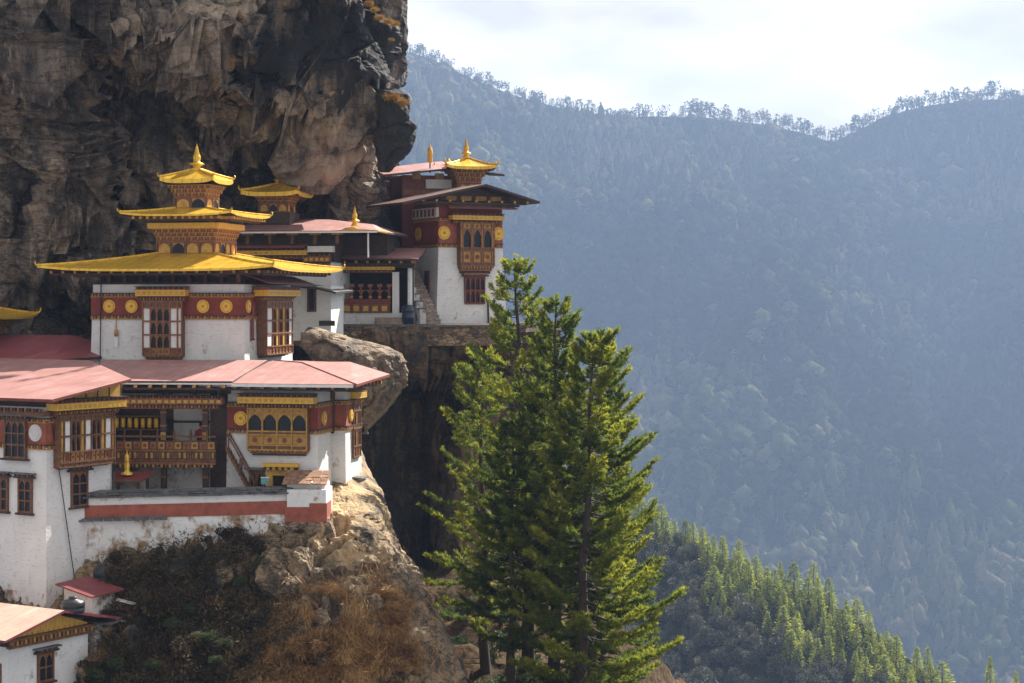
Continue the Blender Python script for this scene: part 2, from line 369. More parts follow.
def bay_window(parent, loc, rz, w, h, cols, rows, proj=.4, frame='wood_orange', corn=None, corbel=.3, name='bay_window', label=None, board='yellow_board'):
    """cols: (share, kind) kind w white panel / d dark arched opening / b painted panel; rows bottom to top: (share, kind) open / panel"""
    f = MB(); pn = MB(); gl = MB()
    y = -proj
    f.box(-w / 2, w / 2, y + .14, 0, 0, h, 'wood_dark')
    tw = sum(c[0] for c in cols); th = sum(r[0] for r in rows)
    z = 0.0
    post = .075
    for rs, rk in rows:
        z1 = z + rs / th * h
        x = -w / 2
        for cs, ck in cols:
            x1 = x + cs / tw * w
            a, b_, c, d = x + post * .6, x1 - post * .6, z + post * .6, z1 - post * .6
            if rk == 'panel':
                pn.box(a, b_, y + .06, y + .15, c, d, 'ochre' if ck != 'w' else 'wood_orange')
                pn.disc((a + b_) / 2, (c + d) / 2, min(b_ - a, d - c) * .3, y + .035, y + .062, 'red_wood', 10)
            elif rk == 'base':
                pn.box(a, b_, y + .04, y + .15, c, d, 'wood_brown')
            elif ck == 'w':
                pn.box(a, b_, y + .07, y + .15, c, d, 'white_panel')
            elif ck == 'b':
                pn.box(a, b_, y + .06, y + .15, c, d, 'ochre_panel')
            else:
                gl.box(a, b_, y + .12, y + .148, c, d, 'pane')
                arch_fill(f, a, b_, c, d, y + .03, y + .12, frame)
            x = x1
        z = z1
    x = -w / 2
    for cs, ck in list(cols) + [(0, '')]:
        f.box(x - post / 2, x + post / 2, y, y + .15, 0, h, frame); x += cs / tw * w
    z = 0.0
    for rs, rk in list(rows) + [(0, '')]:
        f.box(-w / 2 - .03, w / 2 + .03, y - .02, y + .149, z - post / 2, z + post / 2, frame); z += rs / th * h
    # cheeks
    for sx in (-1, 1):
        x0, x1 = sorted((sx * w / 2, sx * (w / 2 + .045)))
        f.box(x0, x1, y + .02, 0, -.02, h + .02, 'wood_brown')
    o = f.build(name, parent, loc, rz)
    if label: o['label'] = label
    if gl.v: gl.build('pane', o)
    if pn.v: pn.build('shutter_panel', o)
    if corbel:
        c = MB(); n = 3
        for i in range(n):
            k = 1 - (i + 1) * .22
            c.box(-w / 2 * (1 - .05 * i), w / 2 * (1 - .05 * i), y * k * 1.06, 0, -corbel * (i + 1) / n, -corbel * i / n - .002 - (.04 if i == 0 else 0), ('wood_brown', 'wood_orange', 'wood_dark')[i])
        dentils(c, w * .97, y * .9, 0, -corbel * .32, -corbel * .05, 'ochre', .24, .5)
        c.build('corbel', o)
    if corn:
        cornice(o, (0, 0, h + corn * .62), 0, w * 1.28, corn, proj + .28, board)
    return o

def plain_window(parent, loc, rz, w, h, cols=2, rows=3, lintel=True, name='window', frame='wood_brown', label=None):
    f = MB(); g = MB(); p = .07
    f.box(-w / 2, -w / 2 + .1, -.09, .05, 0, h, frame); f.box(w / 2 - .1, w / 2, -.09, .05, 0, h, frame)
    f.box(-w / 2 + .1, w / 2 - .1, -.085, .05, h - .1, h, frame); f.box(-w / 2 + .1, w / 2 - .1, -.085, .05, 0, .1, frame)
    iw, ih = w - .2, h - .2
    for i in range(1, cols):
        x = -iw / 2 + iw * i / cols; f.box(x - p / 2, x + p / 2, -.07, .02, .1, h - .1, frame)
    for j in range(1, rows):
        z = .1 + ih * j / rows; f.box(-iw / 2, iw / 2, -.066, .02, z - p / 2, z + p / 2, frame)
    for i in range(cols):
        x = -iw / 2 + iw * (i + .5) / cols
        arch_fill(f, x - iw / cols / 2 + .03, x + iw / cols / 2 - .03, h - .1 - ih / rows, h - .1, -.06, -.02, 'wood_orange')
    g.box(-iw / 2, iw / 2, -.02, .03, .1, h - .1, 'pane')
    o = f.build(name, parent, loc, rz)
    if label: o['label'] = label
    g.build('pane', o)
    if lintel:
        l = MB(); l.box(-w * .72, w * .72, -.2, 0, h + .003, h + .10, 'wood_dark'); dentils(l, w * 1.25, -.24, 0, h + .10, h + .2, 'wood_orange', .16, .5, 'wood_dark')
        l.box(-w * .78, w * .78, -.3, 0, h + .2, h + .27, 'slate'); l.build('lintel', o)
        s = MB(); s.box(-w * .62, w * .62, -.16, .04, -.1, -.003, 'wood_dark'); s.build('sill', o)
    return o

def band(parent, loc, rz, w, z0, z1, discs=(), r=.34, disc_mat='medallion_gold', mat='red_band', out=.06):
    """painted band between two rows of dentils with round plaques"""
    m = MB(); h = z1 - z0
    m.box(-w / 2, w / 2, -out, 0, z0, z1, mat)
    for zz in (z0, z1):
        m.box(-w / 2 - .03, w / 2 + .03, -out - .05, 0, zz - .12, zz - .07, 'ochre')
        dentils(m, w, -out - .08, 0, zz - .07, zz + .08, 'wood_orange', .2, .5, 'ochre')
        m.box(-w / 2 - .05, w / 2 + .05, -out - .10, 0, zz + .08, zz + .14, 'wood_dark')
    o = m.build('frieze_band', parent, loc, rz)
    for x, z in discs:
        d = MB(); d.disc(x, z, r, -out - .07, -out, disc_mat); d.disc(x, z, r * .82, -out - .08, -out - .06, 'ochre' if disc_mat == 'medallion_gold' else disc_mat); d.disc(x, z, r * .74, -out - .1, -out - .06, disc_mat); d.disc(x, z, r * .2, -out - .115, -out - .06, 'ochre' if disc_mat == 'medallion_gold' else disc_mat)
        d.build('medallion', o)
    return o

def hip_roof(parent, cx, cy, hx, hy, z0, tx, ty, z1, mat, th=.12, flare=.12, power=1.15, fascia=None, soffit='wood_dark', name='roof', ridge=True, loc=(0, 0, 0)):
    """hipped sheet roof: eave half-size hx,hy at z0 up to tx,ty at z1, slightly concave, corners lifted"""
    m = MB(); N = 7; K = 8
    rings = []
    for j in range(N):
        t = j / (N - 1); ax = hx + (tx - hx) * t; ay = hy + (ty - hy) * t; z = z0 + (z1 - z0) * t ** power
        ring = []
        for (sx, sy), (ex, ey) in zip(((-1, -1), (1, -1), (1, 1), (-1, 1)), ((1, -1), (1, 1), (-1, 1), (-1, -1))):
            for k in range(K):
                u = k / K; px = ax * (sx + (ex - sx) * u); py = ay * (sy + (ey - sy) * u)
                e = abs(u - .5) * 2
                ring.append((cx + px, cy + py, z + flare * (1 - t) ** 2 * e ** 4))
        rings.append(ring)
    n = 4 * K; vs = [p for r in rings for p in r]
    fs = []
    for j in range(N - 1):
        for i in range(n): fs.append((j * n + i, j * n + (i + 1) % n, (j + 1) * n + (i + 1) % n, (j + 1) * n + i))
    fs.append(list(range((N - 1) * n, N * n)))
    m.add(vs, fs, mat)
    low = [(x, y, z - th) for x, y, z in rings[0]]
    m.add(rings[0] + low, [(i, i + n, (i + 1) % n + n, (i + 1) % n) for i in range(n)], fascia or mat)
    inner = [(cx + (x - cx) * .62, cy + (y - cy) * .62, z0 - th + .18) for x, y, z in rings[0]]
    m.add(low + inner, [(i, i + n, (i + 1) % n + n, (i + 1) % n) for i in range(n)], soffit)
    m.add(inner, [list(range(n - 1, -1, -1))], soffit)
    if ridge:
        for c in range(4):
            m.path([tuple(np.array(r[c * K]) + (0, 0, .03)) for r in rings], [.07] * N, fascia or mat, 6)
    return m.build(name, parent, loc)

def corner_ornament(parent, loc, rz, s=.35, mat='gold'):
    m = MB()
    m.path([(0, .25 * s, 0), (0, -.3 * s, .1 * s), (0, -.75 * s, .45 * s), (0, -.85 * s, 1.0 * s), (0, -.6 * s, 1.3 * s)], [.2 * s, .24 * s, .22 * s, .14 * s, .04 * s], mat, 7)
    m.path([(0, -.2 * s, .1 * s), (0, 0, .6 * s), (0, -.1 * s, .95 * s)], [.14 * s, .1 * s, .02 * s], mat, 6)
    m.path([(0, -.8 * s, .75 * s), (0, -1.15 * s, .85 * s)], [.1 * s, .03 * s], mat, 6)
    return m.build('roof_ornament', parent, loc, rz)

def ornaments4(parent, cx, cy, hx, hy, z, s):
    for (sx, sy, a) in ((-1, -1, -45), (1, -1, 45), (1, 1, 135), (-1, 1, -135)):
        corner_ornament(parent, (cx + sx * hx, cy + sy * hy, z), rad(a), s)

def finial(parent, loc, h, r=None, name='finial', mat='gold'):
    r = r or h * .2
    p = [(.9, 0), (1.0, .04), (.62, .10), (.55, .16), (1.25, .22), (1.3, .25), (.7, .30), (.52, .34), (.62, .42), (.66, .48), (.60, .56), (.40, .62), (.5, .65), (.3, .70), (.36, .74), (.22, .80), (.26, .83), (.12, .9), (.03, 1.0)]
    m = MB(); m.lathe([(a * r, b * h) for a, b in p], (0, 0, 0), mat, 12); return m.build(name, parent, loc)

def bracket_tier(parent, cx, cy, half, z0, z1, half1, name='bracket_course'):
    """three growing rows of bracket ends round a square drum"""
    m = MB(); n = 3
    for i in range(n):
        a = z0 + (z1 - z0) * i / n; b_ = z0 + (z1 - z0) * (i + 1) / n; hh = half + (half1 - half) * (i + .7) / n
        hi = half + (half1 - half) * i / n * .9
        m.box(cx - hi - .02, cx + hi + .02, cy - hi - .02, cy + hi + .02, a, b_ - .05, 'red_wood')
        m.box(cx - hh - .02, cx + hh + .02, cy - hh - .02, cy + hh + .02, b_ - .05, b_ - .003, 'ochre')
        k = max(5, int(hh * 2 / .19)); st = 2 * hh / k
        for q in range(k):
            u = -hh + (q + .5) * st; d = st * .27; mm = 'ochre' if q % 2 else 'wood_orange'
            m.box(cx + u - d, cx + u + d, cy - hh, cy - hi + .02, a + .03, b_ - .053, mm); m.box(cx + u - d, cx + u + d, cy + hi - .02, cy + hh, a + .03, b_ - .053, mm)
            m.box(cx - hh, cx - hi + .02, cy + u - d, cy + u + d, a + .03, b_ - .053, mm); m.box(cx + hi - .02, cx + hh, cy + u - d, cy + u + d, a + .03, b_ - .053, mm)
    return m.build(name, parent)

def drum(parent, cx, cy, half, z0, z1, n=4, name='drum'):
    """square lantern storey with painted panels and dark arched openings on each side"""
    m = MB(); m.box(cx - half, cx + half, cy - half, cy + half, z0, z1, 'red_wood')
    o = m.build(name, parent)
    for rz in (0, math.pi / 2, math.pi, -math.pi / 2):
        p = MB(); st = 2 * half / n; h = z1 - z0
        for i in range(n):
            x = -half + (i + .5) * st; a, b_ = x - st * .4, x + st * .4
            if i == 1: p.box(a, b_, -.02, .0, z0 + h * .12, z0 + h * .8, 'pane')
            else: p.box(a, b_, -.03, .0, z0 + h * .12, z0 + h * .8, 'ochre_panel')
            arch_fill(p, a, b_, z0 + h * .12, z0 + h * .82, -.05, -.025, 'wood_orange' if i != 1 else 'ochre')
            p.box(x + st * .42, x + st * .58, -.07, 0, z0, z1, 'wood_brown')
        p.box(-half - .04, half + .04, -.09, 0, z1 - h * .14, z1 - .01, 'wood_orange'); p.box(-half - .04, half + .04, -.09, 0, z0 + .01, z0 + h * .1, 'wood_orange')
        d = Matrix.Rotation(rz, 3, 'Z') @ Vector((0, -half, 0))
        p.build('panel_row', o, (cx + d.x, cy + d.y, 0), rz)
    return o

def rafters(parent, w, y0, y1, z, m='wood_brown', step=.7, loc=(0, 0, 0), rz=0, drop=0.0, name='rafter_row'):
    b = MB(); n = max(2, int(w / step))
    for i in range(n + 1):
        x = -w / 2 + w * i / n
        b.frus((x - .06, x + .06, y0, y1, z - .16), (x - .06, x + .06, y0, y1, z), m)
        b.box(x - .075, x + .075, y0 - .03, y0, z - .15, z - .01, 'ochre')
    b.box(-w / 2, w / 2, y1 - .25, y1, z - .34, z - .163, 'wood_dark'); b.box(-w / 2, w / 2, y0 + .25, y0 + .4, z - .26, z - .163, 'wood_dark')
    return b.build(name, parent, loc, rz)
# ------------------------------------------------------------------ noise on arrays
def _hash(i, seed):
    i = i.astype(np.int64)
    n = (i[..., 0] * 73856093) ^ (i[..., 1] * 19349663) ^ (i[..., 2] * 83492791) ^ (seed * 2654435)
    n = (n ^ (n >> 13)) * 1274126177; n = n ^ (n >> 16); n = (n * 2246822519) & 0xffffffff; n = n ^ (n >> 15)
    return (n & 0xffffff) / float(0xffffff)
def vnoise(p, seed=0):
    i = np.floor(p); f = p - i; u = f * f * f * (f * (f * 6 - 15) + 10); r = 0
    for dx in (0, 1):
        for dy in (0, 1):
            for dz in (0, 1):
                wgt = (u[..., 0] if dx else 1 - u[..., 0]) * (u[..., 1] if dy else 1 - u[..., 1]) * (u[..., 2] if dz else 1 - u[..., 2])
                r = r + wgt * _hash(i + np.array([dx, dy, dz]), seed)
    return r * 2 - 1
def fbm(p, octs=5, seed=0, gain=.5):
    r = 0; a = 1; q = np.array(p, float)
    for o in range(octs): r = r + a * vnoise(q, seed + o * 17); q = q * 2.03 + 11.3; a *= gain
    return r
def ridged(p, octs=4, seed=0):
    r = 0; a = 1; q = np.array(p, float)
    for o in range(octs): r = r + a * (1 - 2 * np.abs(vnoise(q, seed + o * 31))); q = q * 2.1 + 5.1; a *= .5
    return r
def facets(p, seed=0, tilt=.8):
    """broken flat faces: every cell is a tilted plane of its own; also returns distance to the crack between cells"""
    i = np.floor(p); best = np.full(p.shape[:-1], 9e9); sec = best.copy(); val = np.zeros(p.shape[:-1])
    for dx in (-1, 0, 1):
        for dy in (-1, 0, 1):
            for dz in (-1, 0, 1):
                c = i + np.array([dx, dy, dz])
                ft = c + np.stack([_hash(c, seed + k) for k in (1, 2, 3)], -1); d = p - ft; dd = (d * d).sum(-1)
                v = (_hash(c, seed + 4) - .5) + tilt * sum(d[..., k] * (_hash(c, seed + 5 + k) - .5) * 2 for k in range(3))
                near = dd < best
                sec = np.where(near, best, np.minimum(sec, dd)); val = np.where(near, v, val); best = np.where(near, dd, best)
    return val, np.sqrt(sec) - np.sqrt(best)

def sstep(a, b, x):
    t = np.clip((x - a) / (b - a), 0, 1); return t * t * (3 - 2 * t)
def grid_normals(P):
    du = np.gradient(P, axis=1); dv = np.gradient(P, axis=0); n = np.cross(du, dv)
    return n / (np.linalg.norm(n, axis=-1, keepdims=True) + 1e-9)
def edge_normals(P, nU, band):
    n = grid_normals(P)
    if n[:, : nU // 2, 1].mean() > 0: n = -n
    n = np.where(n[..., 1:2] > 0, -n, n); j = np.arange(P.shape[1]); e = sstep(nU - 1 - band, nU + 4, j)[None, :, None] * np.ones(P.shape[:2] + (1,))
    return unit(n * (1 - e) + e * np.stack([e[..., 0], -(1 - e[..., 0]), 0 * e[..., 0]], -1))
def unit(v): return v / (np.linalg.norm(v, axis=-1, keepdims=True) + 1e-9)
def mesh_np(name, V, Fq, mats, smooth=True, attrs=None, mat_idx=None, parent=None):
    V = np.ascontiguousarray(V, np.float32).reshape(-1, 3); Fq = np.ascontiguousarray(Fq, np.int32); k = Fq.shape[1]
    me = bpy.data.meshes.new(name); me.vertices.add(len(V)); me.vertices.foreach_set('co', V.ravel())
    me.loops.add(Fq.size); me.loops.foreach_set('vertex_index', Fq.ravel())
    me.polygons.add(len(Fq)); me.polygons.foreach_set('loop_start', np.arange(0, Fq.size, k, dtype=np.int32)); me.polygons.foreach_set('loop_total', np.full(len(Fq), k, np.int32))
    me.polygons.foreach_set('use_smooth', np.full(len(Fq), smooth))
    for mm in mats: me.materials.append(MATS[mm])
    if mat_idx is not None: me.polygons.foreach_set('material_index', np.asarray(mat_idx, np.int32))
    for an, av in (attrs or {}).items():
        a = me.attributes.new(an, 'FLOAT', 'POINT'); a.data.foreach_set('value', np.ascontiguousarray(av, np.float32).ravel())
    me.update(calc_edges=True); me.validate()
    o = bpy.data.objects.new(name, me); C.objects.link(o); o.parent = parent
    return o
def grid_faces(R, Cc):
    i = np.arange(R * Cc).reshape(R, Cc)
    return np.stack([i[:-1, :-1], i[1:, :-1], i[1:, 1:], i[:-1, 1:]], -1).reshape(-1, 4)
def interp(tab, x): 
    a = np.array(sorted(tab)); return np.interp(x, a[:, 0], a[:, 1])
def poly_line(pts, x):
    a = np.array(pts, float); return np.interp(x, a[:, 0], a[:, 1]), (x > a[0, 0] - 4) & (x < a[-1, 0] + 4)
def window_fn(x, a, b, s): return sstep(a - s, a + s, x) * (1 - sstep(b - s, b + s, x))

def to3(PX, PY, Y): return np.stack([(PX - 512) * Y / F, Y, (HZ - PY) * Y / F], -1)

# ------------------------------------------------------------------ the overhanging cliff
def build_cliff():
    XS = [(-90, 408), (-40, 404), (0, 400), (20, 402), (35, 401), (48, 398), (60, 392), (72, 386), (85, 382), (110, 384), (150, 386), (172, 385), (200, 398), (240, 416), (300, 425), (345, 428), (420, 432)]
    py = np.arange(-110, 420, 1.6); xs = interp(XS, py)
    nU = 300; u = np.linspace(0, 1, nU)
    xl = -140.0
    PX = xl + (xs[:, None] - xl) * u[None, :] ; PY = np.repeat(py[:, None], nU, 1)
    base = interp([(-140, 117), (0, 119.5), (120, 123), (230, 129), (330, 135), (400, 138), (430, 141)], PX)
    lean = np.clip((215 - PY) / 215, 0, 1.5)
    Y = base - lean ** 1.1 * interp([(-140, 7), (120, 9), (300, 11), (400, 10)], PX)
    def ledge(pts, amp, L, soft=2.0, fall=14):
        nonlocal Y
        l, _ = poly_line(pts, PX); d = l - PY
        wv = window_fn(PX, pts[0][0], pts[-1][0], fall)
        Y = Y - amp * wv * np.where(d > 0, np.exp(-d / L), np.exp(d / soft))
    def crack(pts, amp, wd):       # pts (py, px)
        nonlocal Y
        l = interp(pts, PY); wv = window_fn(PY, min(p[0] for p in pts), max(p[0] for p in pts), 8)
        Y = Y + amp * wv * np.exp(-((PX - l) / wd) ** 2)
    ledge([(108, 26), (150, 34), (200, 48), (252, 52)], 5.2, 60)
    ledge([(150, 60), (185, 70), (225, 92), (262, 96), (310, 112), (372, 116)], 4.3, 34)
    ledge([(90, 84), (140, 84), (200, 104), (250, 120), (300, 138)], 3.2, 20)
    ledge([(248, 50), (300, 88), (345, 90), (385, 78)], 2.6, 45)
    ledge([(30, 56), (60, 66), (84, 62)], 2.2, 20, fall=6)
    ledge([(250, 128), (285, 122), (330, 150)], 2.3, 18)
    ledge([(-20, 230), (40, 214), (80, 236), (150, 262)], 1.4, 30)
    crack([(-30, 4), (60, 6), (140, 8)], 3.2, 2.2); crack([(-30, 30), (60, 36), (150, 34), (190, 30)], 3.6, 3.5)
    crack([(0, 62), (40, 80), (60, 72)], 4.6, 12); crack([(0, 112), (30, 113), (50, 96)], 3.8, 5)
    crack([(110, 96), (150, 100), (200, 120), (235, 140)], 3.8, 5); crack([(60, 118), (110, 100)], 2.9, 20)
    crack([(100, 346), (160, 352), (220, 350), (270, 356)], 2.9, 6); crack([(40, 235), (90, 246), (120, 250)], 2.2, 5)
    crack([(150, 10), (200, 20), (280, 10)], 3.2, 9); crack([(190, 150), (260, 148)], 4.3, 14)
    crack([(120, 375), (200, 390), (300, 400)], 2.9, 8)
    Y = Y - 1.1 * np.exp(-((PX - interp([(62, 57), (75, 60), (110, 66), (150, 76), (200, 86)], PY)) / 2.2) ** 2) * window_fn(PY, 70, 175, 8)
    Y = Y + 2.6 * np.exp(-(((PX - 215) / 50) ** 2 + ((PY - 150) / 28) ** 2)) + 2.0 * np.exp(-(((PX - 305) / 45) ** 2 + ((PY - 165) / 30) ** 2)) + 13.0 * np.exp(-(((PX - 272) / 42) ** 2 + ((PY - 182) / 40) ** 2))
    Y = Y + 4.0 * np.exp(-(((PX - 140) / 55) ** 2 + ((PY - 105) / 34) ** 2)) + 2.5 * np.exp(-(((PX - 75) / 26) ** 2 + ((PY - 80) / 40) ** 2)) + 3.0 * np.exp(-(((PX - 60) / 60) ** 2 + ((PY - 310) / 30) ** 2))
    P = to3(PX, PY, Y)
    # round the right edge away from the viewer
    e = np.clip((PX - (xs[:, None] - 34)) / 34, 0, 1); P[..., 1] += 9 * (1 - np.sqrt(np.clip(1 - e ** 2, 0, 1)))
    nW = 34; last = P[:, -1:, :]; k = np.linspace(0, 1, nW + 1)[1:]
    W = np.repeat(last, nW, 1); W[..., 1] += 55 * k ** 1.3; W[..., 0] -= 14 * k ** 1.6 + .4
    P = np.concatenate([P, W], 1); PXx = np.concatenate([PX, np.repeat(PX[:, -1:], nW, 1)], 1); PYx = np.concatenate([PY, np.repeat(PY[:, -1:], nW, 1)], 1)
    n = edge_normals(P, nU, 40)
    d = 1.6 * fbm(P * .10, 3, 3) + .8 * ridged(P * np.array([.20, .20, .10]) + .5 * fbm(P * .15, 2, 4)[..., None], 3, 9)
    wp = P + .45 * np.stack([fbm(P * .22, 4, 5), fbm(P * .22, 4, 15), fbm(P * .22, 4, 25)], -1)
    fa, ed = facets(wp * np.array([.17, .17, .085]), 21, 1.3); d += 2.8 * fa - 1.0 * np.exp(-(ed / .045) ** 2)
    wp = P + .12 * np.stack([fbm(P * .6, 4, 6), fbm(P * .6, 4, 16), fbm(P * .6, 4, 26)], -1)
    fa, ed = facets(wp * np.array([.40, .40, .24]), 41, .9); d += .85 * fa - .35 * np.exp(-(ed / .05) ** 2)
    fa, ed = facets(P * np.array([1.1, 1.1, .75]), 45, .9); d += .30 * fa - .12 * np.exp(-(ed / .06) ** 2)
    d += .16 * fbm(P * np.array([1.6, 1.6, .9]), 5, 13, .6)
    edge = np.clip(np.abs(np.arange(nU + nW) - (nU - 1)) / 30.0, 0, 1)[None, :] * .75 + .25
    P = P + n * (d * edge)[..., None]
    bl = lambda cx, cy, sx, sy: np.exp(-(((PXx - cx) / sx) ** 2 + ((PYx - cy) / sy) ** 2))
    stain_shade = .07 + .62 * bl(345, 45, 45, 45) + .4 * bl(265, 60, 24, 50) + .12 * bl(150, 110, 60, 40) + .18 * bl(60, 90, 30, 60) + .25 * bl(385, 235, 22, 60) + .12 * bl(90, 300, 50, 30) + .10 * bl(40, 290, 40, 40) + .1 * bl(215, 140, 50, 25)  # upper right blobs are water stains; hollows and tower side get painted shade
    stain_shade -= .22 * bl(200, 20, 55, 26) + .22 * bl(330, 66, 12, 18) + .15 * bl(290, 120, 50, 18) + .2 * bl(345, 190, 14, 40) + .1 * bl(90, 180, 40, 30)
    pale = .75 * bl(205, 18, 52, 24) + .5 * bl(316, 68, 8, 22) + .5 * bl(290, 118, 40, 14) + .55 * bl(346, 200, 10, 45) + .25 * bl(85, 200, 40, 50) + .3 * bl(235, 85, 30, 10)  # top ledge blob paints its sunlit tone into the rock colour
    o = mesh_np('cliff', P, grid_faces(*P.shape[:2]), ['cliff_rock'], False, {'stain_shade': stain_shade, 'pale': pale}); tag(o, 'dark overhanging rock cliff streaked black and tan above the gold roofs', None, None, 'structure')
    return o
build_cliff()

def lump(name, rows, Yc, depth, mat, amp=.6, seed=1, stain_shade=.0, pale=.0, fscale=.5, cap=True):
    """closed rock: rows are (py, left px, right px); each row is an ellipse round depth Yc"""
    rows = sorted(rows); a = np.array(rows, float); R = 90; Nn = 120
    py = np.linspace(a[0, 0], a[-1, 0], R); l = np.interp(py, a[:, 0], a[:, 1]); r = np.interp(py, a[:, 0], a[:, 2])
    th = np.linspace(0, 2 * np.pi, Nn, endpoint=False); yc = Yc if callable(Yc) else (lambda q: Yc + 0 * q)
    Yr = yc(py); k = Yr / F; hw = (r - l) / 2 * k; hd = np.minimum(np.maximum(hw, .4), depth)
    X = ((l + r) / 2 - 512)[:, None] * k[:, None] + hw[:, None] * np.cos(th)[None]; Yy = Yr[:, None] + hd[:, None] * np.sin(th)[None]
    Z = np.repeat(((HZ - py) * k)[:, None], Nn, 1); P = np.stack([X, Yy, Z], -1)
    ctr = np.stack([((l + r) / 2 - 512) * k, Yr, (HZ - py) * k], -1)[:, None, :]; n = P - ctr; n /= np.linalg.norm(n, axis=-1, keepdims=True) + 1e-6
    fa, ed = facets(P * fscale + .2 * fbm(P * .6, 2, seed)[..., None], seed, 1.0)
    d = amp * (.5 * fbm(P * .5, 4, seed) + .6 * fa - .25 * np.exp(-(ed / .05) ** 2)) + amp * .2 * fbm(P * 2.2, 4, seed + 3)
    P = P + n * d[..., None]
    V = np.concatenate([P.reshape(-1, 3), P[0].mean(0)[None], P[-1].mean(0)[None]])
    i = np.arange(R * Nn).reshape(R, Nn); j = np.roll(i, -1, 1)
    Fq = np.stack([i[:-1], i[1:], j[1:], j[:-1]], -1).reshape(-1, 4)
    t, b = R * Nn, R * Nn + 1
    caps = np.concatenate([np.stack([np.full(Nn // 2, t), i[0, 0::2], i[0, 1::2], j[0, 1::2]], -1), np.stack([np.full(Nn // 2, b), j[-1, 1::2], i[-1, 1::2], i[-1, 0::2]], -1)])
    Fq = np.concatenate([Fq, caps])
    return mesh_np(name, V, Fq, [mat], False, {'stain_shade': np.full(len(V), stain_shade), 'pale': np.full(len(V), pale)})
o = lump('boulder', [(90, 384, 394), (97, 378, 406), (108, 376, 411), (125, 376, 414), (140, 377, 412), (152, 378, 406), (164, 380, 396), (172, 382, 388)], 126, 3, 'cliff_rock', .5, 5, .30)
tag(o, 'rounded black boulder with orange moss on top, above the tower temple', 'boulder')
o = lump('boulder', [(327, 308, 316), (332, 305, 334), (339, 304, 358), (346, 304, 384), (354, 308, 400), (362, 314, 405), (374, 320, 405), (386, 330, 404), (400, 340, 398), (414, 350, 388), (426, 356, 376), (434, 360, 368)], 110.5, 3.0, 'boulder_rock', .62, 9, -.02, .2, .42)
tag(o, 'huge pale grey boulder wedged behind the pink hipped roof', 'boulder')

# ------------------------------------------------------------------ rock under the buildings
PROM_XS = [(425, 350), (455, 353), (480, 364), (500, 377), (540, 388), (570, 401), (600, 424), (640, 441), (690, 459), (760, 480)]
def prom_depth(PX, PY):
    Y = 98.6 - (PY - 500) * .0465
    Y = Y + 4.0 * (1 - sstep(500, 520, PY)) * (1 - sstep(308, 326, PX)) + 3.4 * (1 - sstep(470, 520, PY))
    Y = Y + 1.2 * np.exp(-(((PX - 255) / 35) ** 2 + ((PY - 600) / 35) ** 2)) - 1.6 * np.exp(-(((PX - 330) / 50) ** 2 + ((PY - 610) / 40) ** 2)) + interp([(-100, -1.0), (100, -1), (200, 0), (480, .4)], PX)
    return Y
def prom_points():
    py = np.arange(425, 762, 1.8); xs = interp(PROM_XS, py); nU = 240
    u = np.linspace(0, 1, nU); xl = -60.0; PX = xl + (xs[:, None] - xl) * u[None]; PY = np.repeat(py[:, None], nU, 1)
    P = to3(PX, PY, prom_depth(PX, PY))
    e = np.clip((PX - (xs[:, None] - 30)) / 30, 0, 1); P[..., 1] += 5 * (1 - np.sqrt(np.clip(1 - e ** 2, 0, 1)))
    return P, PX, PY
def build_prom():
    P, PX, PY = prom_points(); nW = 26; nU = P.shape[1]; k = np.linspace(0, 1, nW + 1)[1:]
    W = np.repeat(P[:, -1:], nW, 1); W[..., 1] += 26 * k ** 1.2; W[..., 0] -= 5 * k ** 1.5 + .2
    P = np.concatenate([P, W], 1); PXx = np.concatenate([PX, np.repeat(PX[:, -1:], nW, 1)], 1); PYx = np.concatenate([PY, np.repeat(PY[:, -1:], nW, 1)], 1)
    n = edge_normals(P, nU, 34)
    fa, ed = facets(P * np.array([.45, .45, .28]) + .35 * fbm(P * .4, 3, 8)[..., None], 77, 1.0)
    fb, eb = facets(P * np.array([1.2, 1.2, .8]), 78, 1.0)
    d = .7 * fbm(P * .22, 3, 61) + .75 * fa * (.35 + .65 * sstep(230, 330, PXx)) - .35 * np.exp(-(ed / .06) ** 2) + .28 * fb - .12 * np.exp(-(eb / .08) ** 2) + .2 * fbm(P * 1.8, 4, 63)
    edge = np.clip(np.abs(np.arange(nU + nW) - (nU - 1)) / 24.0, 0, 1)[None, :] * .7 + .3
    d = d * edge * (.35 + .65 * sstep(500, 545, PYx))
    P = P + n * d[..., None]
    bl = lambda cx, cy, sx, sy: np.exp(-(((PXx - cx) / sx) ** 2 + ((PYx - cy) / sy) ** 2))
    stain_shade = .05 - .25 * bl(345, 515, 40, 45) + .12 * bl(400, 620, 30, 40) + .34 * bl(185, 610, 85, 75)
    pale = .9 * bl(338, 520, 26, 40) + .5 * bl(360, 470, 14, 30) + .25 * bl(410, 640, 16, 30)  # strongest blob paints the sunlit tone of the right-hand rock
    o = mesh_np('rock_face', P, grid_faces(*P.shape[:2]), ['gold_rock'], False, {'stain_shade': stain_shade, 'pale': pale}); tag(o, 'tan rock face below the monastery wall', None, None, 'structure')
build_prom()

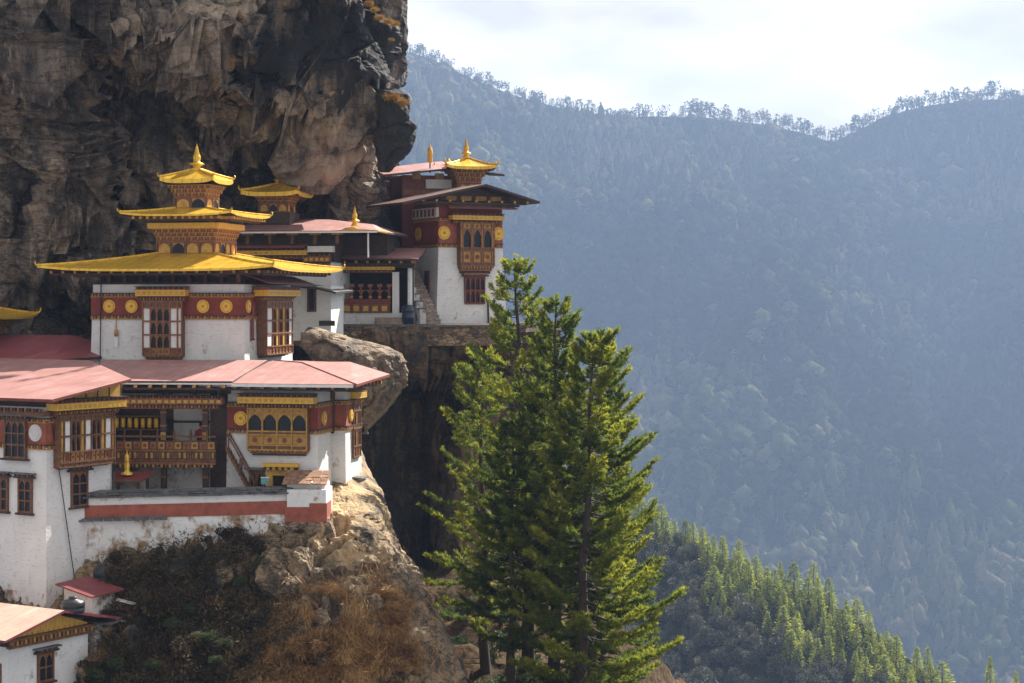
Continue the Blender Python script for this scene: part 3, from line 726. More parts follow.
def ravine_surface():
    py = np.arange(326, 800, 2.6); px = np.arange(330, 560, 1.6); PX, PY = np.meshgrid(px, py)
    Y = 125.0 + 8.0 * sstep(346, 410, PY) - 3.0 * sstep(570, 640, PY) + 5.0 * np.exp(-((PX - 418) / 26) ** 2) * sstep(345, 400, PY) - 1.2 * np.exp(-((PX - 464) / 16) ** 2) * sstep(420, 450, PY) + interp([(330, 0), (480, 1), (560, 12)], PX)
    return PX, PY, to3(PX, PY, Y)
def build_ravine():
    PX, PY, P = ravine_surface(); n = grid_normals(P)
    if n[..., 1].mean() > 0: n = -n
    fa, ed = facets(P * np.array([.5, .5, .16]), 91, .9); top = 1 - sstep(355, 420, PY)
    d = .5 * fbm(P * .2, 3, 92) + (.5 + .5 * top) * fa - .3 * np.exp(-(ed / .06) ** 2) + .16 * fbm(P * 1.5, 4, 93) + .5 * top * fbm(P * .9, 3, 94)
    P = P + n * d[..., None]
    bl = lambda cx, cy, sx, sy: np.exp(-(((PX - cx) / sx) ** 2 + ((PY - cy) / sy) ** 2))
    stain_shade = .24 - .7 * bl(463, 520, 10, 90) - .4 * bl(440, 500, 4, 90) - .4 * bl(500, 520, 14, 140) - .30 * (1 - sstep(350, 390, PY)) - .2 * bl(525, 600, 10, 60)  # real black stains plus shade below the overhang, painted into the colour
    pale = .5 * bl(464, 500, 7, 60) + .4 * (1 - sstep(338, 362, PY)) * 0
    o = mesh_np('cliff', P, grid_faces(*P.shape[:2]), ['ravine_rock'], False, {'stain_shade': stain_shade, 'pale': pale}); tag(o, 'ravine wall below the terrace, black with stains and painted shade', None, None, 'structure')
build_ravine()

def build_slope():
    py = np.arange(560, 1300, 4); px = np.arange(370, 735, 3.0); PX, PY = np.meshgrid(px, py)
    Y = 127 - (PY - 585) / 115 * 24; Y = np.maximum(Y, 84 + 0 * Y) + interp([(370, 3), (470, 0), (560, 0), (640, 3), (735, 22)], PX)
    PYs = PY + interp([(370, 0), (470, 2), (560, 22), (640, 85), (690, 128), (735, 190)], PX)
    P = to3(PX, PYs, Y); fa, ed = facets(P * .3, 52, 1.0)
    P[..., 2] += .9 * fbm(P * .2, 4, 51) + .5 * fa
    o = mesh_np('slope', P, grid_faces(*P.shape[:2]), ['slope_soil'], True); tag(o, 'brown scree slope under the pines', None, None, 'structure')
build_slope()

# terrace floor
tb = MB(); a, b = at(296, 325.5, 125.4), at(503, 325.5, 125.4); TZ = -1.62
tb.slab([(a.x - 9, 125.5, TZ), (b.x + 1.5, 125.5, TZ), (b.x + 5, 140, TZ), (a.x - 9, 143, TZ)], .5, 'terrace_dirt'); tag(tb.build('terrace'), 'dirt terrace in front of the tower', None, None, 'structure')

# ------------------------------------------------------------------ the valley, the far mountain, the near ridge
CREST = [(-400, 60), (300, 52), (385, 56), (400, 50), (430, 58), (470, 78), (510, 94), (560, 108), (610, 116), (700, 117), (760, 124), (800, 132), (832, 142), (855, 132), (885, 116), (930, 105), (980, 100), (1024, 100), (1150, 92), (1500, 110)]
def mountain_pos(PXn, V):
    """PXn: column as seen at the crest; V 0 crest .. 1 valley"""
    cy = interp(CREST, PXn); Yc = 1600 + 40 * np.sin(PXn * .009)
    Zc = (HZ - cy) * Yc / F
    Y = Yc - 640 * V; Z = Zc + (-268 - Zc) * V ** .95; X = (PXn - 512) * Yc / F
    P = np.stack([X, Y, Z], -1)
    g = fbm(np.stack([X * .006 + Z * .004, Y * .0015, Z * .002], -1), 4, 201); g2 = ridged(np.stack([X * .010 - Z * .006, Z * .003, 0 * X], -1), 3, 202)
    fade = np.clip(V * 5, 0, 1)
    P[..., 1] += -(64 * g + 52 * g2) * fade; P[..., 2] += 8 * g * fade
    return P * 2.0
def build_mountain():
    u, v = np.meshgrid(np.linspace(-350, 1400, 260), np.linspace(0, 1, 110)); P = mountain_pos(u, v)
    back = P[:1].copy(); back[..., 1] += 130; back[..., 2] -= 120
    P = np.concatenate([back, P], 0)
    o = mesh_np('mountain', P, grid_faces(*P.shape[:2]), ['forest_floor'], True); tag(o, 'forested mountainside fading into blue haze', None, None, 'structure')
build_mountain()
gb = MB(); gb.slab([(-2800, -900, -552), (3600, -900, -552), (3600, 3600, -552), (-2800, 3600, -552)], 1, 'forest_floor'); tag(gb.build('ground'), 'valley floor', None, None, 'structure')

RCREST = [(560, 505), (640, 520), (675, 532), (700, 541), (730, 560), (760, 578), (800, 590), (830, 604), (860, 622), (900, 652), (955, 698), (1000, 740), (1100, 830)]
def ridge_pos(PXn, V):
    cy = interp(RCREST, PXn); Yc = 560 - (PXn - 560) * .22; Z = (HZ - cy) * Yc / F
    P = np.stack([(PXn - 512) * Yc / F, Yc - 190 * V, Z - 105 * V ** 1.05 * (1 + 0 * V)], -1)
    P[..., 0] -= 26 * V
    P[..., 1] -= 16 * fbm(np.stack([P[..., 0] * .025, P[..., 2] * .02, 0 * V], -1), 3, 231) * np.clip(V * 4, 0, 1)
    return P
def build_ridge():
    u, v = np.meshgrid(np.linspace(500, 1120, 90), np.linspace(0, 1.25, 60)); P = ridge_pos(u, v)
    back = P[:1].copy(); back[..., 1] += 160; back[..., 2] -= 120
    P = np.concatenate([back, P], 0); o = mesh_np('ridge', P, grid_faces(*P.shape[:2]), ['forest_floor'], True); tag(o, 'near forested ridge', None, None, 'structure')
build_ridge()
# ------------------------------------------------------------------ gold roofed temple in the middle
def build_temple():
    t = thing('temple', 'white temple with three stacked golden roofs and gold spire below the cliff', 'temple', at(245, 363, 108), rad(-12))
    W, D = 9.4, 8.5
    m = MB(); m.frus((-W, 0, 0, D, -1.2), (-W + .14, -.14, .12, D - .1, 4.45), 'whitewash'); m.build('wall', t)
    band(t, (-W / 2, .075, 0), 0, W - .12, 2.57, 3.83, [(-8.2 + W / 2, 3.2), (-6.83 + W / 2, 3.2), (-2.5 + W / 2, 3.2), (-1.1 + W / 2, 3.2)], .37)
    band(t, (-.09, D / 2, 0), RIGHT, D - .2, 2.57, 3.83, [(-D / 2 + .55, 3.2), (D / 2 - .8, 3.2)], .37)
    bay_window(t, (-4.83, .02, .42), 0, 2.35, 3.05, [(1, 'w'), (.85, 'd'), (.85, 'd'), (.85, 'd'), (1, 'w'), (.55, 'w')], [(.5, 'panel'), (1, 'open'), (1, 'open'), (1, 'open'), (.45, 'base')], .42, 'wood_orange', .5, .28)
    bay_window(t, (-.02, 4.4, .42), RIGHT, 4.6, 3.05, [(1.4, 'w'), (.8, 'd'), (.8, 'b'), (.8, 'd'), (.8, 'b'), (.8, 'd'), (1, 'w')], [(.6, 'panel'), (1, 'open'), (1, 'open'), (1, 'open'), (.45, 'base')], .62, 'wood_orange', .5, .2)
    m = MB(); m.box(-.14, .14, -.11, -.02, 1.35, 3.3, 'red_wood'); m.box(-.18, .18, -.14, -.02, 1.25, 1.35, 'wood_dark'); m.build('wooden_chute', t, (-.02, 1.15, 0), RIGHT)
    m = MB(); m.slab([(1.25, .6, 4.55), (1.25, D + .2, 4.55), (-.1, D + .2, 5.0), (-.1, .6, 5.0)], .07, 'pink_roof', 'red_wood'); m.build('awning', t)
    m = MB()
    m.path([(-8.72, .02, 4.9), (-8.7, -.1, 2.0), (-8.75, -.06, -.1)], [.035] * 3, 'iron', 6); m.build('drain_pipe', t)
    m = MB(); m.path([(-7.75, .0, 2.5), (-7.75, -.05, 1.9)], [.02, .02], 'ochre', 5); m.lathe([(.03, 0), (.11, -.06), (.13, -.4), (.05, -.42)], (-7.75, -.08, 1.9), 'ochre', 8); m.box(-7.85, -7.65, -.1, -.06, .85, 1.45, 'white_panel'); m.build('hanging_bell', t)
    # storey under the eaves
    m = MB(); m.box(-W + .6, -.6, .6, D - .6, 4.45, 5.75, 'wood_dark'); m.box(-W + .3, -.3, .3, D - .3, 4.453, 4.58, 'wood_brown')
    for i in range(9): m.box(-W + .9 + i * .98, -W + 1.1 + i * .98, .35, .62, 4.58, 5.1, 'wood_brown'); m.box(-.62, -.35, .9 + i * .82, 1.08 + i * .82, 4.58, 5.1, 'wood_brown'); m.build('attic', t)
    rafters(t, W + 3, -1.9, 1.2, 5.22, loc=(-W / 2, 0, 0)); rafters(t, D + 3, -1.9, 1.2, 5.22, loc=(0, D / 2, 0), rz=RIGHT)
    cx, cy = -4.55, 4.25
    hip_roof(t, cx, cy, 7.0, 6.55, 5.30, 1.7, 1.7, 6.3, 'gold', .13, .22, 1.1, 'gold')
    ornaments4(t, cx, cy, 6.95, 6.5, 5.48, .24)
    drum(t, cx, cy, 1.75, 6.2, 7.05, 4)
    bracket_tier(t, cx, cy, 1.75, 7.05, 7.72, 2.05)
    m = MB(); m.box(cx - 2.2, cx + 2.2, cy - 2.2, cy + 2.2, 7.723, 8.05, 'yellow_board'); m.box(cx - 1.7, cx + 1.7, cy - 1.7, cy + 1.7, 8.053, 8.6, 'wood_dark')
    o = m.build('gilded_board', t)
    rafters(t, 5.2, -1.3, .3, 8.4, 'ochre', .42, (cx, cy - 2.0, 0)); rafters(t, 5.2, -1.3, .3, 8.4, 'ochre', .42, (cx + 2.0, cy, 0), RIGHT)
    hip_roof(t, cx, cy, 3.4, 3.4, 8.50, .95, .95, 8.98, 'gold', .11, .16, 1.1, 'gold'); ornaments4(t, cx, cy, 3.38, 3.38, 8.64, .2)
    drum(t, cx, cy, .95, 8.9, 9.65, 2); bracket_tier(t, cx, cy, .95, 9.65, 10.32, 1.35)
    hip_roof(t, cx, cy, 1.66, 1.66, 10.62, .14, .14, 11.3, 'gold', .24, .16, 1.0, 'gold'); ornaments4(t, cx, cy, 1.63, 1.63, 10.76, .2)
    finial(t, (cx, cy, 11.22), 1.6, .36)
build_temple()

def build_shrine_left():
    t = thing('shrine', 'gold roofed shrine cut off by the left edge, against dark cliff', 'shrine', at(-38, 345, 113), rad(-10))
    m = MB(); m.box(-1.6, 1.6, -1.6, 1.6, -1.5, 1.5, 'wood_dark'); m.build('wall', t)
    bracket_tier(t, 0, 0, 1.6, .6, 1.4, 2.2)
    hip_roof(t, 0, 0, 3.3, 3.3, 1.65, .2, .2, 2.6, 'gold', .12, .2, 1.1, 'gold'); ornaments4(t, 0, 0, 3.25, 3.25, 1.85, .3)
    finial(t, (0, 0, 2.6), 1.2)
build_shrine_left()

def build_left_hall():
    t = thing('hall', 'low hall under a pink roof painted dark as in shade at far left below the cliff', 'hall', at(10, 362, 108), rad(-14))
    m = MB(); m.box(-9, 1.5, 1, 7.5, -3, .0, 'whitewash'); m.build('wall', t)
    m = MB(); m.slab([(-12, -.8, -.05), (3.0, -.8, .15), (1.7, 4.2, 1.45), (-12, 4.2, 1.45)], .14, 'shaded_pink_roof', 'wood_dark'); m.slab([(3.0, -.8, .152), (5.2, 6.0, .35), (1.7, 4.2, 1.452)], .14, 'shaded_pink_roof', 'wood_dark')
    m.slab([(1.7, 4.2, 1.453), (5.2, 6.0, .353), (5, 9, .2), (-12, 9, .2), (-12, 4.2, 1.453)], .14, 'shaded_pink_roof', 'wood_dark')
    m.build('roof', t)
build_left_hall()

# ------------------------------------------------------------------ right wing with pink hip roof
def build_right_house():
    t = thing('house', 'white house with pale pink hip roof, arched bay window and ochre doorway', 'house', at(318, 500, 100), rad(-12))
    m = MB(); m.frus((-5.1, 0, 0, 2.4, -.8), (-5.0, -.1, .1, 2.4, 6.0), 'whitewash'); m.frus((-5.1, -.3, 2.4, 6.4, -.8), (-5, -.3, 2.4, 6.4, 6.0), 'whitewash')
    m.frus((-1, .62, 3.0, 6.0, -.8), (-1, .52, 3.08, 6.0, 5.9), 'whitewash')
    m.build('wall', t)
    band(t, (-2.52, .07, 0), 0, 5.0, 3.55, 4.95, [(-4.25 + 2.52, 4.22)], .37)
    band(t, (-.07, 1.2, 0), RIGHT, 2.35, 3.55, 4.95, [(-.2, 4.22)], .37, mat='red_paint')
    band(t, (.02, 3.04, 0), 0, 1.02, 3.55, 4.95, [], mat='red_paint'); band(t, (.53, 4.5, 0), RIGHT, 2.9, 3.55, 4.95, [(-.6, 4.22)], .34, mat='red_paint')
    m = MB(); m.box(-.25, .0, 2.41, 2.98, 3.4, 5.5, 'wood_brown'); m.box(-.26, .02, 2.65, 2.75, 3.3, 5.6, 'wood_dark'); m.build('timber_post', t)
    bay_window(t, (-2.1, .02, 2.62), 0, 3.25, 2.15, [(1, 'd')] * 4, [(.3, 'base'), (.7, 'panel'), (.22, 'base'), (1.2, 'open'), (.3, 'panel')], .5, 'ochre', .46, .32)
    bay_window(t, (.5, 4.9, 1.9), RIGHT, 1.3, 2.9, [(1, 'd'), (1, 'b'), (1, 'd')], [(.6, 'panel'), (1, 'open'), (1, 'open'), (.4, 'base')], .2, 'wood_brown', .5, .15)
    # doorway
    m = MB(); m.box(-2.75, -2.45, -.16, .08, -.2, 1.55, 'ochre_panel'); m.box(-1.5, -1.2, -.16, .08, -.2, 1.55, 'ochre_panel'); m.box(-2.45, -1.5, -.14, .08, 1.25, 1.55, 'ochre_panel')
    m.box(-2.85, -1.1, -.3, .06, 1.553, 1.72, 'wood_dark');
    for i in range(5): m.box(-2.72 + i * .33, -2.56 + i * .33, -.36, -.1, 1.56, 1.71, 'ochre_panel')
    m.box(-2.95, -1.0, -.42, .06, 1.723, 1.9, 'yellow_board'); o = m.build('doorway', t)
    m = MB(); m.box(-2.45, -1.5, -.02, .07, -.2, 1.25, 'dark_room'); m.build('door', o)
    plain_window(t, (-3.35, .03, .3), 0, .85, 1.2, 2, 1, False); plain_window(t, (-.55, .06, .9), 0, .8, .5, 2, 1, False)
    m = MB(); m.box(-3.95, -2.9, -.35, .05, 1.55, 1.64, 'slate'); m.build('stone_lintel', t); m = MB(); m.box(-1.05, .1, -.35, .05, 1.45, 1.54, 'slate'); m.build('stone_lintel', t)
    m = MB(); m.box(.5, 1.0, 4.4, 5.2, .35, .75, 'stone_wash'); m.slab([(.45, 4.2, .85), (1.15, 4.2, .78), (1.15, 5.4, .78), (.45, 5.4, .85)], .08, 'slate'); m.build('ledge', t)
    # roof
    m = MB(); A = (-6.4, -1.25, 6.12); B = (2.45, -1.25, 6.12); Cc = (2.5, 5.0, 6.42); Dd = (-.6, 7.6, 7.0); P = (-2.6, 5.2, 7.0); E = (-5.0, 7.4, 7.05)
    m.slab([A, B, P, E], .13, 'pink_roof', 'red_wood'); m.slab([B, Cc, Dd, P], .13, 'pink_roof', 'red_wood'); m.slab([P, Dd, E], .13, 'pink_roof', 'red_wood')
    m.path([B, P, E], [.05] * 3, 'red_tin', 6)
    m.box(-6.3, 2.3, -1.31, -1.24, 5.95, 6.09, 'white_panel'); m.build('roof', t)
    m = MB(); m.box(-5, -.3, .2, 6, 6.0, 6.1, 'wood_dark'); m.build('attic', t)
    rafters(t, 7.6, -1.1, .6, 6.0, loc=(-1.9, 0, 0)); rafters(t, 5.6, -1.6, .5, 6.05, loc=(.4, 2.2, 0), rz=RIGHT)
build_right_house()

# ------------------------------------------------------------------ balcony house between the two
def build_balcony_house():
    t = thing('house', 'dark timber house with carved open balcony between the white houses', 'house', at(113, 500, 101), rad(-4))
    m = MB(); m.box(-.6, 6.3, 2.6, 3.0, -.5, 6.2, 'stone_wash'); m.box(-.6, 2.6, 2.5, 2.6, 2.0, 5.4, 'wood_dark'); m.box(5.0, 6.3, .9, 2.6, -.5, 5.6, 'wood_dark'); m.box(2.62, 5.0, 2.52, 2.6, 2.0, 5.3, 'whitewash')
    m.box(-.7, -.5, .2, 2.6, -.5, 5.6, 'wood_dark'); m.box(-.5, 6.2, 1.1, 1.2, -.5, 2.0, 'stone_wash'); m.build('wall', t)
    m = MB(); m.box(-.3, 5.1, -.25, 2.5, 1.72, 1.9, 'wood_dark'); rr = m.build('balcony_floor', t)
    for x in (2.72, 4.95):
        m = MB(); m.box(x - .14, x + .14, -.1, .18, -.3, 5.05, 'wood_dark')
        for z in (1.2, 2.9, 3.9, 4.6): m.box(x - .17, x + .17, -.13, .21, z, z + .09, 'wood_orange')
        m.box(x - .14, x + .14, -.115, -.10, 3.2, 3.6, 'ochre'); m.box(x - .3, x + .3, -.12, .2, 4.85, 5.05, 'wood_brown'); m.build('post', t)
    m = MB(); y = -.28; w0, w1 = -.2, 5.55
    m.box(w0, w1, y, y + .1, 3.02, 3.12, 'wood_brown'); m.box(w0, w1, y - .01, y + .11, 2.28, 2.38, 'wood_orange'); m.box(w0, w1, y, y + .1, 1.75, 1.87, 'wood_brown')
    m.box(w0, w1, y + .03, y + .06, 2.38, 2.85, 'wood_dark'); m.box(w0, w1, y + .03, y + .06, 1.87, 2.28, 'wood_dark')
    n = 13; st = (w1 - w0) / n
    for i in range(n):
        a = w0 + i * st
        m.box(a + .04, a + st - .06, y - .005, y + .04, 2.42, 2.78, 'wood_orange' if i % 2 else 'ochre'); m.disc(a + st / 2, 2.6, .1, y - .02, y - .004, 'red_wood', 10)
        m.box(a + .06, a + st * .45, y - .004, y + .04, 1.92, 2.22, 'ochre' if i % 2 else 'wood_brown'); m.box(a + st * .55, a + st - .08, y - .004, y + .04, 1.92, 2.22, 'wood_brown' if i % 2 else 'ochre')
        if i % 2 == 0:
            m.box(a - .04, a + .04, y - .03, y + .12, 1.75, 3.3, 'wood_brown'); m.lathe([(.02, 0), (.06, .05), (.03, .12), (.0, .2)], (a, y + .05, 3.3), 'wood_brown', 6)
    dentils_o = MB(); dentils_o.box(w0, w1, y - .1, y + .2, 1.6, 1.72, 'wood_orange')
    for i in range(26): dentils_o.box(w0 + i * .22, w0 + i * .22 + .11, y - .14, y + .1, 1.45, 1.6, 'ochre' if i % 2 else 'wood_brown')
    m.build('railing', t, (0, 0, .32)); dentils_o.build('bracket_course', rr); rr.location.z = .32
    m = MB(); m.box(-.4, 2.6, 1.4, 1.5, 4.05, 4.13, 'wood_brown'); m.box(-.4, 2.6, 1.4, 1.5, 3.35, 3.43, 'wood_brown'); rk = m.build('prayer_wheel_rack', t, (0, 0, .25))
    for i in range(8):
        m = MB(); m.lathe([(.02, -.28), (.1, -.26), (.125, -.2), (.125, .2), (.1, .26), (.02, .28)], (-.22 + i * .36, 1.45, 3.74), 'medallion_gold', 10); m.build('prayer_wheel', rk)
    m = MB(); m.box(2.6, 5.0, 2.3, 2.4, 3.95, 4.05, 'wood_dark'); m.build('rail', t)
    cornice(t, (3.0, -.1, 5.1), 0, 6.0, .42, .5, 'wood_orange')
    m = MB(); m.slab([(-.2, -1.0, 6.34), (6.6, -1.0, 6.34), (6.9, 6.8, 7.2), (-2.8, 7.3, 7.2), (-1.6, 3.2, 6.75)], .13, 'pink_roof', 'wood_dark'); m.box(-.2, 6.6, -1.06, -.98, 6.16, 6.24, 'white_panel'); m.build('roof', t)
    m = MB(); m.path([(-.2, -1.55, 6.1), (-.25, -1.2, 5.8)], [.05, .05], 'iron', 5); m.path([(5.95, -1.4, 6.1), (5.95, -1.3, 5.4)], [.05, .05], 'iron', 5); m.build('gutter_bracket', t)
    rafters(t, 6.2, -1.35, 1.5, 6.15, loc=(3.1, 0, 0)); m = MB(); m.box(-.4, 6.2, .3, 2.6, 5.62, 6.2, 'wood_dark'); m.build('attic', t)
build_balcony_house()

s = thing('staircase', 'steep wooden staircase with handrails beside the carved balcony', 'staircase', at(226, 449, 100.2), 0)
m = MB(); L = Vector((1.45, -.35, -2.5))
for sy in (0, .75): m.path([(0, sy, 0), (L.x, L.y + sy, L.z)], [.07, .07], 'wood_brown', 5)
m.build('stringer', s)
for i in range(10):
    q = L * ((i + .6) / 10.5); b = MB(); b.box(q.x - .1, q.x + .1, q.y, q.y + .75, q.z - .03, q.z + .03, 'wood_brown'); b.build('tread', s)
for sy in (0, .75):
    b = MB(); b.path([(0.05, sy, .8), (L.x + .1, L.y + sy, L.z + .75)], [.045, .045], 'wood_brown', 6)
    for f_ in (0, .5, 1): q = L * f_; b.path([(q.x, q.y + sy, q.z), (q.x + .05, q.y + sy, q.z + .8)], [.04, .04], 'wood_brown', 5)
    b.build('handrail', s)

# ------------------------------------------------------------------ tall white house at the left edge
def build_left_house():
    t = thing('house', 'tall white house at the left edge with wide wooden bay window', 'house', at(46, 607, 93), rad(-32))
    m = MB(); m.frus((-9, .1, -.1, 4.75, -2), (-9, -.05, .06, 4.65, 9.7), 'whitewash'); m.box(-9, -.3, .3, 4.5, 9.7, 10.1, 'wood_dark'); m.build('wall', t)
    m = MB(); m.frus((-9.0, .12, -.13, 0, -2), (-9, .06, -.02, .02, 2.4), 'whitewash_worn'); m.build('lower_wall', t)
    bay_window(t, (.0, 2.42, 6.75), RIGHT, 3.75, 2.5, [(.5, 'b'), (.9, 'w'), (.6, 'd'), (.6, 'd'), (.6, 'b'), (.9, 'w'), (.6, 'd'), (.6, 'd'), (.6, 'b'), (.9, 'w'), (.4, 'b')], [(.3, 'base'), (.7, 'panel'), (1.1, 'open'), (1.1, 'open'), (.3, 'base')], .45, 'wood_brown', .48, .12)
    plain_window(t, (.02, 2.2, 4.7), RIGHT, 1.15, 1.75, 2, 3)
    plain_window(t, (-1.35, -.04, 4.5), 0, .95, 1.7, 2, 3); plain_window(t, (-3.0, -.04, 4.5), 0, .95, 1.7, 2, 3); plain_window(t, (-4.7, -.04, 4.5), 0, .95, 1.7, 2, 3)
    band(t, (-4.5, .05, 0), 0, 9.0, 7.75, 9.05, [(3.82, 8.45), (.9, 8.45)], .42, 'white_disc', mat='red_paint')
    band(t, (-.06, .35, 0), RIGHT, .55, 7.75, 9.05, [], mat='red_paint')
    plain_window(t, (-2.0, -.08, 7.15), 0, 1.5, 1.9, 3, 3); plain_window(t, (-5.0, -.08, 7.15), 0, 1.5, 1.9, 3, 3)
    m = MB(); m.box(-9, .2, -.35, .05, 9.28, 9.5, 'wood_brown');
    for i in range(38): m.box(-8.9 + i * .24, -8.78 + i * .24, -.5, -.3, 9.5, 9.66, 'wood_orange' if i % 2 else 'wood_dark')
    m.build('beam', t)
    z = lambda y: 10.2 + .149 * (y + .6)
    m = MB(); m.slab([(-12, -1.0, z(-1.0)), (1.25, -.8, z(-.8)), (1.25, 4.6, z(4.6)), (-6.1, 9.2, z(9.2)), (-13, 9.2, z(9.2))], .14, 'pink_roof', 'red_wood'); m.build('roof', t)
    # gable panel under the rising edge
    m = MB(); m.prism([(.1, 9.75), (5.2, 9.75), (5.2, z(5.2) - .2), (.1, z(.1) - .2)], -.05, .0, 'wood_dark')
    for i in range(6):
        a = .2 + i * .82
        m.prism([(a, 9.85), (a + .72, 9.85), (a + .72, z(a + .72) - .3), (a, z(a) - .3)], -.09, -.052, 'ochre_panel')
    m.build('gable_panel', t, (0, 0, 0), RIGHT)
    m = MB(); m.path([(.02, .3, 9.2), (.1, .8, 6.5), (.16, 1.6, 2.0), (.2, 1.9, .3)], [.025] * 4, 'iron', 5); m.build('cable', t)
    m = MB(); m.path([(.05, 4.5, 9.7), (.14, 4.5, 3.0)], [.05, .05], 'iron', 6); m.build('drain_pipe', t)
build_left_house()

# ------------------------------------------------------------------ front wall with red stripe
p0, p1 = at(82, 560, 95.2), at(291, 560, 97.6); wl = (p1 - p0).to_2d().length; wa = math.atan2(p1.y - p0.y, p1.x - p0.x)
t = thing('garden_wall', 'long low wall with slate coping and dark red stripe under the balcony', 'wall', p0, wa)
zt = (300 - 497) * 96 / F - p0.z
m = MB(); m.box(-.4, wl, .0, .6, -5.0, zt - 1.02, 'whitewash_worn'); m.build('wall', t)
m = MB(); m.box(-.4, wl, .05, .55, zt - .36, zt, 'whitewash'); m.build('white_strip', t)
m = MB(); m.box(-.4, wl, -.04, .6, zt - 1.02, zt - .36, 'red_paint'); m.build('red_stripe', t)
m = MB(); rnd = random.Random(3)
for row in range(3):
    x = -.4
    while x < wl:
        l = rnd.uniform(.45, 1.0); m.slab([(x, -.16 + .16 * row + rnd.uniform(-.05, .05), zt + .09 + .10 * row), (x + l - .02, -.16 + .16 * row + rnd.uniform(-.05, .05), zt + .09 + .10 * row + rnd.uniform(-.03, .03)), (x + l - .02, .75, zt + .14 + .1 * row), (x, .75, zt + .14 + .1 * row)], rnd.uniform(.06, .1), 'slate'); x += l
m.build('coping', t)
m = MB()
for x in np.arange(-.3, 3.9, .45): m.slab([(x, -.35, zt - 1.05), (x + .43, -.35, zt - 1.06), (x + .43, .0, zt - .93), (x, .0, zt - .93)], .07, 'slate')
m.build('slate_ledge', t)
t = thing('wall_pier', 'white end of the wall with worn orange stripe and rubble foot', 'wall', at(287, 505, 97.4), rad(-3))
m = MB(); m.box(0, 2.0, 0, 2.2, -.75, .78, 'whitewash'); m.build('wall', t); m = MB(); m.box(1.15, 2.05, -.03, 1.6, -.85, .1, 'red_paint'); m.box(-.1, 1.15, -.02, 1.6, -.85, -.1, 'red_paint'); m.build('red_stripe', t)
m = MB(); m.frus((-.2, 2.5, .05, 2.2, -1.7), (-.1, 2.2, .0, 2.2, -.85), 'dry_stone'); m.build('footing', t)
t = thing('hut', 'small white hut roofed with rust brown stone slabs beside ochre doorway', 'hut', at(285, 505, 97.6), rad(-3))
m = MB(); m.box(.05, 2.0, .35, 2.0, 0, 1.05, 'whitewash'); m.build('wall', t); m = MB()
rnd = random.Random(5)
for r_ in range(4):
    for i in range(6):
        x = -.15 + i * .38 + rnd.uniform(-.04, .04); y = -.1 + r_ * .38; zz = 1.1 + r_ * .13
        m.slab([(x, y, zz), (x + .36, y - .02, zz + rnd.uniform(-.02, .03)), (x + .36, y + .5, zz + .16), (x, y + .5, zz + .16)], .06, 'slate_brown')
m.build('roof', t)
# little open shelter with maroon roof
t = thing('shelter', 'small open shelter with flat maroon tin roof behind the low wall', 'shelter', at(97, 496, 97.9), rad(4))
m = MB(); m.slab([(-.2, -.5, .82), (2.3, -.6, .84), (2.9, 1.4, 1.12), (.3, 1.4, 1.12)], .09, 'red_tin', 'wood_brown'); m.build('roof', t)
for x, y in ((.1, -.2), (1.1, -.2), (2.1, -.2), (2.4, 1.2)):
    m = MB(); m.box(x - .08, x + .08, y, y + .16, -.6, .85, 'wood_brown'); m.build('post', t)
m = MB(); m.box(.1, 2.4, 1.2, 1.35, -.5, .95, 'stone_wash'); m.build('wall', t)
t = thing('spire', 'slim gold spire standing on the small maroon shelter roof', 'spire', at(127, 473.5, 98.4))
m = MB(); m.lathe([(.30, -.06), (.3, .03), (.16, .09), (.12, .2), (.15, .5), (.1, .55), (.13, .6), (.10, .95), (.04, 1.0), (.02, 1.25)], (0, 0, 0), 'gold', 12); m.build('spire_body', t)
# sign board
t = thing('sign', 'small pale green sign board on a thin post by the ochre doorway', 'sign', at(265, 494, 97.9))
m = MB(); m.box(-.04, .04, 0, .08, -.4, 1.0, 'iron'); m.build('post', t); m = MB(); m.box(-.2, .2, -.05, -.005, .5, .84, 'sign_green'); m.box(-.22, .22, -.045, -.002, .84, .87, 'white_panel'); m.build('panel', t)

# ------------------------------------------------------------------ huts at the lower left
t = thing('hut', 'little white hut with dark red tin roof below the tall house', 'hut', at(92, 612, 91), rad(-24)); t.scale = (.82, .82, .82)
m = MB(); m.frus((-2.0, 0, 0, 2.2, -.9), (-2.0, 0, 0, 2.2, .85), 'stone_wash'); m.box(-2.2, .1, -.25, 0, -.35, -.22, 'wood_brown'); m.build('wall', t)
m = MB(); m.slab([(-2.35, -.35, 1.55), (.25, -.4, .95), (.55, 2.4, 1.05), (-2.0, 2.4, 1.65)], .09, 'red_tin', 'red_wood'); m.build('roof', t)
m = MB(); m.prism([(-2, .85), (0, .85), (-2, 1.4)], .02, 2.1, 'stone_wash'); m.build('gable', t)
for i, (px, py, Y, rr, h, lab) in enumerate(((73, 612, 88.6, .55, .62, 'squat black water tank in front of the red roofed hut'), (103, 582, 93.9, .48, .8, 'black water tank behind the red roofed hut'))):
    t = thing('water_tank', lab, 'water tank', at(px, py, Y), 0, 'black water tanks')
    m = MB(); m.lathe([(rr * .96, 0), (rr, .05), (rr, h * .3), (rr * .96, h * .34), (rr, h * .38), (rr, h * .7), (rr * .85, h * .88), (rr * .4, h * .96), (rr * .38, h)], (0, 0, 0), 'black_plastic', 20); m.build('tank_body', t)
    m = MB(); m.lathe([(rr * .36, 0), (rr * .36, .07), (rr * .3, .1)], (0, 0, h), 'black_plastic', 14); m.build('lid', t)
